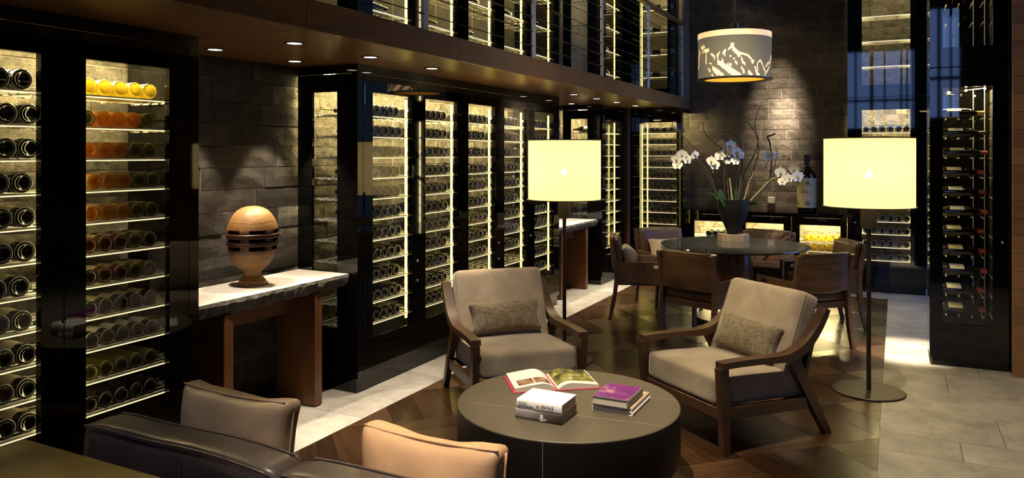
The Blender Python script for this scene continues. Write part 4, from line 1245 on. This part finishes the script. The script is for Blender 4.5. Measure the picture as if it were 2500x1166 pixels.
# ================================================================== SOFA
def sofa():
    t = thing('sofa', 'dark brown leather sofa seen from behind', 'sofa', (-1.3, 2.1, 0), w=True)
    for x0, x1 in ((-2.445, -1.588), (-1.572, -.55)):
        w = x1-x0; cx = (x0+x1)/2
        mb = MB().cushion(w, .125, .545, r=.022, puff=0.006, n=10, wr=.0025, seed=x0)
        for i, v in enumerate(mb.v):
            u = v[0]/(w/2)
            mb.v[i] = (v[0], v[1]+.02*(v[2])/.27, v[2]-(.012*(abs(u)**4) if v[2] > .2 else 0)+(.003*sin(u*5) if v[2] > .2 else 0))
        bk = mb.build('back_cushion', M['dark_l'], t, smooth=True, loc=(cx, 1.665, .43))
        for yy in (-.054, .084):
            pts = [(-w/2+.014, yy*.9+.003, .245)]+[(-w/2+.03+(w-.06)*i/12, yy, .2705+.003*sin(((-w/2+.03+(w-.06)*i/12)/(w/2))*5)-.012*abs((-w/2+.03+(w-.06)*i/12)/(w/2))**4) for i in range(13)]+[(w/2-.014, yy*.9+.003, .245)]
            MB().tube(pts, .0042, 6).build('piping', M['dark_l'], bk, smooth=True)
        MB().tube([(w*.07, -.0655, .25), (w*.06, -.068, .1), (w*.05, -.069, -.25)], .0016, 5).build('seam', M['dark_l'], bk)
        MB().cushion(w-.004, .53, .14, r=.035, puff=.010, n=8, wr=.002, seed=x1).build('seat_cushion', M['dark_l'], t, smooth=True, loc=(cx, 2.005, .305))
    MB().cbox(-2.44, -.555, 1.62, 2.255, .10, .232, .01).build('base', M['dark_l'], t)
    for x in (-2.36, -.63):
        for y in (1.70, 2.19): MB().cbox(x-.03, x+.03, y-.03, y+.03, 0, .10, .003).build('leg', M['blackmatte'], t)
sofa()
def leather_cushion(label, x0, x1, y, zc, front, back, seed, tilt, rz=0):
    t = thing('leather_cushion', label, 'cushion', ((x0+x1)/2, y, .39), rz=rz, group='leather cushions on the sofa')
    w, h = x1-x0, .40
    mb = MB().cushion(w, h, .11, r=.035, puff=.034, n=18, wr=.009, seed=seed, pinch=.25)
    R = Matrix.Translation((0, 0, zc-.39)) @ Matrix.Rotation(radians(tilt), 4, 'X') @ Matrix.Rotation(pi/2, 4, 'X')
    mb.xf(R)
    mb.build('cover', front, t, smooth=True)
    pts = []
    for i in range(21):
        u = -1+2*i/20
        pts.append(R @ Vector((u*w/2*.93, h/2*(.90+.05*u**2), .036)))
    MB().tube(pts, .0035, 6).build('piping', back, t, smooth=True)
    pts = [R @ Vector((w/2*.955, -h/2*.9+h*.9*i/10, .0)) for i in range(11)]
    MB().tube(pts, .004, 6).build('piping', back, t, smooth=True)
leather_cushion('taupe leather cushion standing behind the left sofa section', -2.235, -1.735, 1.852, .608, M['taupe_l'], M['taupe_l'], 3, -8)
leather_cushion('tan leather cushion standing behind the right sofa section', -1.46, -.965, 1.862, .585, M['tan'], M['tan'], 8, -8)

# ---- brass console behind the sofa
bt = thing('brass_table', 'patinated brass table top in the lower left corner', 'table', (-1.6, 1.0, 0), w=True)
ZBT = .735
MB().cbox(-2.362, -.60, .62, 1.385, ZBT-.03, ZBT, .002).build('table_top', M['brass_top'], bt)
for x in (-2.32, -.64):
    for y in (.66, 1.345): MB().cbox(x-.02, x+.02, y-.02, y+.02, 0, ZBT-.03, .002).build('leg', M['bronze'], bt)

# ================================================================== LOUNGE CHAIRS (local: faces -Y)
def lounge_chair(label, x, y, rz):
    t = thing('lounge_chair', label, 'lounge chair', (x, y, 0), rz=rz, group='suede lounge chairs')
    W = .345
    for s in (-1, 1):
        xa, xb = (s*W-.022, s*W+.022)
        # arm: flat from the front, then sweeping up to the top of the back
        path = [(-.415,.480),(-.30,.482),(-.15,.478),(-.02,.472),(.06,.474),(.13,.490),(.19,.520),(.245,.565),(.29,.615),(.33,.670),(.355,.715)]
        th = [.034,.034,.035,.038,.046,.052,.052,.048,.044,.040,.036]
        pp = smooth_path([Vector((0, a_, b_)) for a_, b_ in path], 3)
        ths = [th[min(len(th)-1, i//3)]+(th[min(len(th)-1, i//3+1)]-th[min(len(th)-1, i//3)])*(i % 3)/3 for i in range(len(pp))]
        MB().sweep_yz([(v.y, v.z) for v in pp], ths, s*W-.032, s*W+.032).build('armrest', M['chairwood'], t, smooth=True, ang=40)
        MB().slab((s*W, -.400, .463), (s*W, -.378, 0), .044, .060, .038, .046).build('front_leg', M['chairwood'], t)
        MB().slab((s*W, .105, .462), (s*W, .372, 0), .040, .085, .036, .050).build('rear_leg', M['chairwood'], t)
        MB().sweep_yz([(-.372,.222),(.205,.198)], .062, s*W-.014, s*W+.014).build('side_rail', M['chairwood'], t)
    MB().cbox(-W+.022, W-.022, -.402, -.376, .185, .245, .003).build('front_rail', M['chairwood'], t)
    MB().cbox(-W+.022, W-.022, .215, .241, .170, .230, .003).build('rear_rail', M['chairwood'], t)
    MB().sweep_yz([(.232,.30),(.345,.66)], .026, -W+.03, W-.03).build('back_slat', M['chairwood'], t)
    # seat cushion
    mb = MB().cushion(.618, .66, .150, r=.028, puff=.020, n=12, wr=.003, seed=x)
    mb.xf(Matrix.Translation((0, -.075, .312)) @ Matrix.Rotation(radians(-3.0), 4, 'X'))
    sc = mb.build('seat_cushion', M['suede'], t, smooth=True)
    R = Matrix.Translation((0, -.075, .312)) @ Matrix.Rotation(radians(-3.0), 4, 'X')
    for s in (-1, 1):
        MB().tube([R @ Vector((s*.306, -.32+.64*i/8, .069)) for i in range(9)], .0022, 5).build('piping', M['suede'], sc)
    # back cushion
    mb = MB().cushion(.612, .50, .125, r=.030, puff=.016, n=12, wr=.003, seed=y)
    Rb = Matrix.Translation((0, .222, .560)) @ Matrix.Rotation(radians(68), 4, 'X')
    mb.xf(Rb)
    bc = mb.build('back_cushion', M['suede'], t, smooth=True)
    for s in (-1, 1):
        MB().tube([Rb @ Vector((s*.303, -.23+.46*i/8, .056)) for i in range(9)], .0022, 5).build('piping', M['suede'], bc)
    for s in (-1, 1):
        MB().tube([Rb @ Vector((s*.300, -.10, -.075)), Rb @ Vector((s*.308, .05, -.082)), Rb @ Vector((s*.300, .16, -.075))], .006, 5).build('tie', M['dark_l'], bc)
    return t
def lumbar(label, x, y, rz, lx, tiltz, seed):
    t = thing('lumbar_cushion', label, 'cushion', (x, y, .40), rz=rz, group='lumbar cushions')
    mb = MB().cushion(.50, .215, .085, r=.028, puff=.030, n=12, wr=.006, seed=seed, pinch=.35)
    mb.xf(Matrix.Translation((lx, .105, .108)) @ Matrix.Rotation(radians(tiltz), 4, 'Y') @ Matrix.Rotation(radians(64), 4, 'X'))
    mb.build('cover', M['chenille'], t, smooth=True)
LC1 = (-2.270, 4.440, radians(45)); LC2 = (-.862, 4.610, radians(-37))
lounge_chair('beige suede lounge chair with wooden arms by the cabinets', *LC1)
lounge_chair('beige suede lounge chair with wooden arms by the right floor lamp', *LC2)
lumbar('taupe chenille lumbar cushion on the lounge chair by the cabinets', *LC1, .0, 0, 2)
lumbar('taupe chenille lumbar cushion on the right-hand lounge chair', *LC2, .0, 2, 5)

# ================================================================== DINING SET
DT = (-1.385, 7.40)
dt = thing('dining_table', 'round dark granite dining table on a barrel pedestal', 'dining table', (DT[0], DT[1], 0))
MB().lathe([(0,.712),(.60,.712),(.672,.722),(.685,.731),(.680,.740),(0,.740)], 96).build('table_top', M['granite'], dt, smooth=True, ang=25)
MB().lathe([(.148,.712),(.160,.66),(.172,.56),(.174,.45),(.165,.33),(.145,.20),(.128,.10),(.122,.052)], 48).build('pedestal', M['mahog'], dt, smooth=True)
MB().lathe([(0,0),(.355,0),(.360,.005),(.360,.046),(.354,.052),(0,.052)], 64).build('base_plate', M['bronze'], dt, smooth=True, ang=30)

def dining_chair(label, x, y, face_dir, cush=None):
    """x, y = middle of the top of the backrest; face_dir = vector the chair faces"""
    rz = math.atan2(face_dir[1], face_dir[0])+pi/2      # local -Y is forward
    ox, oy = rot2(0, .30, rz)
    t = thing('dining_chair', label, 'dining chair', (x-ox, y-oy, 0), rz=rz, group='dining chairs')
    W, HB = .258, .775
    for s in (-1, 1):
        MB().sweep_yz([(.300,0),(.262,.16),(.235,.36),(.238,.50),(.262,.66),(.290,HB)], [.030,.036,.042,.038,.032,.026], s*W-.018, s*W+.018).build('leg', M['dinwood'], t)
        MB().slab((s*(W-.004), -.235, .40), (s*(W-.004), -.215, 0), .036, .040, .024, .026).build('leg', M['dinwood'], t)
        # arm panel with a hand slot
        ap = MB()
        xa, xb = s*W-.011, s*W+.011
        ya, yb, za, zb2, zf = -.262, .236, .345, .565, .555
        h0, h1, hz0, hz1 = -.205, -.120, .500, .528
        ap.box(xa, xb, ya, yb, za, hz0); ap.box(xa, xb, ya, yb, hz1, zf)
        ap.box(xa, xb, ya, h0, hz0, hz1); ap.box(xa, xb, h1, yb, hz0, hz1)
        ap.build('arm_panel', M['dinwood'], t)
    # curved back panel
    n = 10; vs, fs = [], []
    for i in range(n+1):
        xx = -W+.014+(2*W-.028)*i/n; bow = .030*(1-(xx/W)**2)
        for (yy, zz) in ((.268, .475), (.298, HB-.012), (.278, HB-.012), (.250, .475)):
            vs.append((xx, yy+bow-.018, zz))
    for i in range(n):
        for q in range(4):
            w = (q+1) % 4; fs.append((i*4+q, i*4+w, (i+1)*4+w, (i+1)*4+q))
    fs.append((3,2,1,0)); fs.append(tuple(n*4+q for q in range(4)))
    MB().add(vs, fs).build('back_panel', M['dinwood'], t, smooth=True, ang=40)
    mb = MB().cushion(2*W-.036, .33, .062, r=.022, puff=.012, n=8)
    for i, v in enumerate(mb.v): mb.v[i] = (v[0], v[1], v[2]-.030*(1-(v[0]/W)**2)+.012)
    mb.xf(Matrix.Translation((0, .222, .615)) @ Matrix.Rotation(radians(83), 4, 'X'))
    mb.build('back_pad', M['seat_l'], t, smooth=True)
    mb = MB().cushion(2*W-.046, .022, .046, r=.010, n=8)
    for i, v in enumerate(mb.v): mb.v[i] = (v[0], v[1]*2.2+.020*(1-(v[0]/W)**2), v[2])
    mb.build('top_roll', M['seat_l'], t, smooth=True, loc=(0, .262, HB-.006))
    MB().cushion(2*W-.030, .47, .085, r=.026, puff=.010, n=8).build('seat_cushion', M['seat_l'], t, smooth=True, loc=(0, -.012, .425))
    MB().cbox(-W+.012, W-.012, -.245, .232, .330, .382, .003).build('seat_frame', M['dinwood'], t)
    if cush:
        c = thing('scatter_cushion', cush, 'cushion', (x-ox, y-oy, .475), rz=rz, group='sand scatter cushions')
        mb = MB().cushion(.36, .22, .075, r=.02, puff=.045, n=10, wr=.006, seed=x, pinch=.55)
        mb.xf(Matrix.Translation((0, .120, .105)) @ Matrix.Rotation(radians(66), 4, 'X'))
        mb.build('cover', M['linen'], c, smooth=True)
    return t
dining_chair('wooden dining chair left of the table, side towards the viewer', -2.56, 7.22, (.92, .30), 'sand linen cushion on the leftmost dining chair')
dining_chair('wooden dining chair with its back to the viewer, left of two', -1.575, 6.235, (.36, .93), 'sand linen cushion on the dining chair with its back to the viewer')
dining_chair('wooden dining chair with its back to the viewer, right of two', -.505, 6.64, (-.70, .71), 'sand linen cushion on the right dining chair seen from behind')
dining_chair('dining chair on the right side of the table facing left', -.36, 7.80, (-.90, -.44))
dining_chair('dining chair at the far left of the table against the corner cabinet', -2.36, 8.20, (.66, -.75), 'sand linen cushion on the dining chair in the far left')
dining_chair('dining chair at the far side of the table below the credenza', -1.22, 8.46, (-.10, -1.0))

# ================================================================== VASE WITH ORCHIDS
VB = (-1.455, 7.735, .74)
wbk = thing('wooden_block', 'striped octagonal wooden block under the vase', 'stand', VB)
MB().prism([(.155*cos(a), .155*sin(a)) for a in [pi/8+pi/4*k+.5 for k in range(8)]], .0005, .062).build('block', M['zebra'], wbk)
ar = thing('orchid_vase', 'black vase with white orchids and curled twigs on the dining table', 'flower arrangement', (VB[0], VB[1], VB[2]+.0625))
vz = .35
MB().lathe([(0,0),(.055,0),(.060,.006),(.075,.05),(.108,.13),(.140,.21),(.156,.28),(.160,vz-.004),(.157,vz),(.150,vz-.004),(.145,.30),(.10,.285),(0,.28)], 48).build('vase', M['vase'], ar, smooth=True, ang=40)
ARL = Vector((VB[0], VB[1], VB[2]+.0625))
Z0 = 7.57
def L(px, py, dz=0.0): return at(px, py, Z0+dz)-ARL
def twig(pts, r0, r1, mat='twig', name='twig', dz=0.0, dz2=0.0):
    n0 = len(pts)
    p = smooth_path([L(x, y, dz+(dz2-dz)*i/(n0-1)) for i, (x, y) in enumerate(pts)])
    MB().tube(p, [r0+(r1-r0)*i/(len(p)-1) for i in range(len(p))], 6).build(name, M[mat], ar, smooth=True)
twig([(1800,498),(1808,440),(1812,400),(1806,345),(1780,322),(1753,321)], .010, .006, dz=-.05, dz2=.1)
twig([(1806,500),(1815,430),(1835,390),(1848,360),(1850,335),(1838,315),(1826,300),(1806,296)], .007, .004, dz=0, dz2=.12)
twig([(1812,500),(1830,440),(1852,370),(1843,300),(1855,262),(1857,255)], .006, .002, dz=.05, dz2=.15)
twig([(1770,500),(1768,430),(1771,370),(1769,320),(1764,280),(1762,262)], .006, .002, dz=-.1, dz2=-.15)
twig([(1762,362),(1740,345),(1720,322),(1716,298)], .007, .003, dz=-.1, dz2=0)
twig([(1850,478),(1872,450),(1882,420),(1883,380),(1880,350),(1874,334),(1884,330),(1893,326)], .006, .009, dz=.05, dz2=.0)
twig([(1843,490),(1868,460),(1886,430),(1893,395),(1898,372),(1892,358)], .006, .003, dz=-.05, dz2=-.1)
twig([(1749,478),(1728,430),(1708,400),(1700,385),(1712,378),(1722,382)], .006, .003, dz=-.1, dz2=-.2)
twig([(1704,370),(1680,345),(1660,325),(1642,305),(1645,296),(1652,298)], .005, .003, dz=-.2, dz2=-.25)
twig([(1780,500),(1776,440),(1772,410)], .004, .003, 'stem', 'stem')
twig([(1796,500),(1798,440),(1796,410),(1800,395)], .004, .003, 'stem', 'stem', .03, .03)
twig([(1752,480),(1735,430),(1712,398),(1690,392),(1662,395)], .004, .002, 'stem', 'stem', -.1, -.15)
twig([(1826,496),(1850,470),(1880,440),(1900,433),(1935,430),(1950,420)], .008, .004, 'lichen', 'lichen_twig', -.05, -.1)
twig([(1812,498),(1822,470),(1828,445),(1838,425),(1836,418)], .006, .003, 'lichen', 'lichen_twig', -.1, -.1)
twig([(1788,500),(1785,465),(1781,435)], .010, .006, 'lichen', 'lichen_twig', -.08, -.08)
twig([(1850,470),(1862,430),(1872,400),(1890,380),(1905,375),(1930,388)], .003, .002, 'stem', 'stem', 0, -.1)
for i in range(7):
    x = 1816+i*5+random.uniform(-3, 3); y = 492-i*8+random.uniform(-5, 5)
    twig([(x, y), (x+random.uniform(-6, 8), y-14), (x+random.uniform(-8, 14), y-30)], .004, .0015, 'lichen', 'lichen_twig', -.08+.02*i, -.1)
def petal_mesh(l, w, curl):
    vs, fs = [], []; n = 6; m = 4
    for i in range(n+1):
        u = i/n; hw = w*.5*sin(pi*(.08+.87*u))**.65
        for j in range(m+1):
            v = -1+2*j/m
            vs.append((v*hw, u*l, curl*u*u+.03*w*(v*v)-.06*l*u*(1-u)))
    for i in range(n):
        for j in range(m):
            a = i*(m+1)+j; fs.append((a, a+1, a+m+2, a+m+1))
    me = MB().add(vs, fs)
    # give the petal a little thickness
    k = len(me.v); vs2 = [(x, y, z-.0009) for x, y, z in me.v]; me.add(vs2, [f[::-1] for f in fs])
    return me.mesh('petal', M['petal'], smooth=True)
PW, PN = petal_mesh(.066, .078, .002), petal_mesh(.062, .044, .003)
LIP = MB().cushion(.022, .030, .016, r=.007, n=3).mesh('lip', M['petal_c'], smooth=True)
def flower(px, py, dz, yaw, pitch, sc=1.0):
    f = bpy.data.objects.new('flower', None); COL.objects.link(f); f.parent = ar; f.location = L(px, py, dz)
    d = Vector((sin(YAW)*1.0, -cos(YAW), 0)); base = math.atan2(d.y, d.x)
    f.rotation_euler = Euler((pi/2+pitch, 0, base+pi/2+yaw)); f.scale = (sc*.88, sc*.88, sc*.88)
    for me, ang in ((PN, 0), (PW, 80), (PW, -80), (PN, 145), (PN, -145)):
        p = obj('petal', me, f); p.rotation_euler = (0, 0, radians(ang))
    lp = obj('lip', LIP, f); lp.location = (0, -.006, .010)
for a in ((1652,388,-.14,-.4,.1,.95),(1665,376,-.16,-.2,.2,.9),(1678,388,-.15,.3,0,.95),(1697,378,-.15,.5,.1,.85),(1654,402,-.14,-.3,-.3,.9),
          (1737,392,-.12,-.5,0,.9),(1745,402,-.10,.2,-.1,.95),(1762,352,-.06,-.4,.3,.9),(1783,356,-.08,.3,.2,1.15),(1758,380,-.10,-.3,-.1,.9),(1775,372,-.12,0,0,1.0),
          (1799,372,-.12,.4,.1,1.05),(1810,378,-.10,.7,0,.8),(1795,392,-.12,.2,-.3,.85),(1776,394,-.10,0,-.5,.6),(1876,380,-.02,.2,.1,1.0),(1892,378,-.02,.7,.1,.6),
          (1905,420,-.10,0,.1,1.0),(1938,412,-.12,-.4,.4,.9),(1947,430,-.14,.2,0,1.1),(1925,434,-.12,.3,-.3,.9),(1910,442,-.12,-.5,-.2,.8)):
    flower(*a)
for (x, y) in ((1740,420),(1787,403),(1914,380),(1927,388),(1949,414),(1962,416),(1735,410)):
    MB().lathe([(0,-.014),(.009,-.006),(.010,.004),(.005,.013),(0,.015)], 8).build('bud', M['stem'], ar, smooth=True, loc=L(x, y, -.1))
def leaf(pts, w, dz):
    p = smooth_path([L(x, y, dz) for x, y in pts], 4); n = len(p); vs, fs = [], []
    side = Vector((_c, _s, 0))
    for i, q in enumerate(p):
        hw = w*sin(pi*(.12+.88*i/(n-1)))**.7 if i < n-1 else .001
        t = (p[min(i+1, n-1)]-p[max(i-1, 0)]).normalized(); s = Vector((-t.z*_c, -t.z*_s, t.x*_c+t.y*_s))
        s = s.normalized() if s.length > 1e-4 else side
        s2 = (s*.8+Vector((_s, -_c, 0))*.5).normalized()
        vs += [tuple(q-s2*hw), tuple(q+Vector((0, 0, -.006))), tuple(q+s2*hw)]
    for i in range(n-1): fs += [(i*3, i*3+1, i*3+4, i*3+3), (i*3+1, i*3+2, i*3+5, i*3+4)]
    k = len(vs); vs += [(a, b, c-.0015) for a, b, c in vs]; fs += [tuple(k+i for i in f[::-1]) for f in fs]
    MB().add(vs, fs).build('leaf', M['leaf'], ar, smooth=True)
leaf([(1766,502),(1756,488),(1742,474),(1728,469)], .020, -.05)
leaf([(1772,502),(1764,482),(1757,468),(1754,464)], .045, -.12)
leaf([(1796,502),(1806,482),(1812,466)], .040, -.02)
leaf([(1790,500),(1796,478),(1797,460)], .040, .05)
leaf([(1812,500),(1830,496),(1848,496)], .022, -.10)
for k in range(9):
    a = random.uniform(0, 6.28); r = random.uniform(.02, .12)
    MB().lathe([(0,-.010),(.014,-.004),(.013,.006),(0,.011)], 7).build('pebble', M['moss'], ar, smooth=True, loc=(r*cos(a), r*sin(a), .315))

# ================================================================== MAGNUM AND SOCKET
mg = thing('giant_wine_bottle', 'oversized wine bottle with pictured cream label on the credenza', 'wine bottle', (-.982, 9.90, .885))
r = .112
MB().lathe([(0,.02),(.07,.006),(.09,0),(.105,.004),(r,.018),(r,.43),(.108,.455),(.092,.490),(.062,.520),(.042,.545),(.034,.575),(.030,.61),(.029,.675),(.033,.677),(.033,.70),(0,.70)], 40).build('glass_body', M['b_dark'], mg, smooth=True, ang=50)
MB().lathe([(.0335,.60),(.0330,.678),(.0345,.68),(.0345,.702),(0,.703)], 24).build('capsule', M['caps_k'], mg, smooth=True, ang=50)
ml = MB().lathe([(r+.0008,.062),(r+.0008,.420)], 48).build('label', M['lab'], mg, smooth=True)
fa = math.atan2(-9.9, .982)-.06
def on_label(a, z, rr=.0012): return ((r+rr)*cos(fa+a), (r+rr)*sin(fa+a), z)
def lquad(a0, a1, z0, z1, mat, name, rr=.0014, n=5):
    mb = MB(); vs, fs = [], []
    for i in range(n+1):
        a = a0+(a1-a0)*i/n; vs += [on_label(a, z0, rr), on_label(a, z1, rr)]
    mb.add(vs, [(2*i, 2*i+2, 2*i+3, 2*i+1) for i in range(n)]); mb.build(name, mat, mg)
for z in (.178, .302): lquad(-1.5, 1.5, z, z+.0018, M['inkg'], 'label_rule', n=16)
for a in (-.42, .80): lquad(a, a+.012, .066, .416, M['inkg'], 'label_rule', n=1)
for (a0, a1) in ((-1.35, -.72), (-.20, .56), (1.1, 1.5)):
    for z in (.095, .335):
        for k in range(5):
            sh = .5+.5*cos((k-1)/4*1.2)
            m_ = (a0+a1)/2; hw = (a1-a0)/2*(1-.15*k)
            if k in (1, 2, 4): lquad(m_-hw, m_+hw*(.6 if k == 2 else 1), z+.011*k, z+.011*k+(.006 if k != 2 else .012), M['frame'], 'label_picture')
        lquad(a0, a1, z-.004, z+.001, M['frame'], 'label_picture')
def curved_text(txt, a0, z, size, step):
    for i, ch in enumerate(txt):
        a = a0+step*i
        o = lettering(ch, mg, on_label(a, z, .0016), (pi/2, 0, fa+a+pi/2), size, M['frame'])
curved_text('II', -.30, .268, .034, .14)
curved_text('TINPAMANT', -.92, .240, .026, .155)

sk = thing('wall_socket', 'square white wall socket on the far stone wall', 'socket', (-1.437, YB-.03, 1.006))
MB().cbox(-.042, .042, -.012, .030, -.042, .042, .002).build('plate', M['white_plastic'], sk)
MB().cbox(-.030, .030, -.0145, -.011, -.030, .030, .001).build('inner_frame', M['white_plastic'], sk)
n = 12; vs, fs = [], []
for i in range(n+1):
    a = .35+(pi-.7)*i/n
    for rr in (.013, .019): vs.append((rr*cos(a), -.0148, rr*sin(a)-.006))
fs = [(2*i, 2*i+1, 2*i+3, 2*i+2) for i in range(n)]
MB().add(vs, fs).build('outlet_mark', M['grey_plastic'], sk)

# lettering becomes plain mesh
bpy.context.view_layer.update()
dg = bpy.context.evaluated_depsgraph_get()
for o in [o for o in bpy.data.objects if o.type == 'FONT']:
    me = bpy.data.meshes.new_from_object(o.evaluated_get(dg))
    n = obj('lettering', me, o.parent, o.location.copy(), o.rotation_euler.copy()); n.scale = o.scale
    bpy.data.objects.remove(o, do_unlink=True)
for o in bpy.data.objects:
    if '_w' in o: del o['_w']
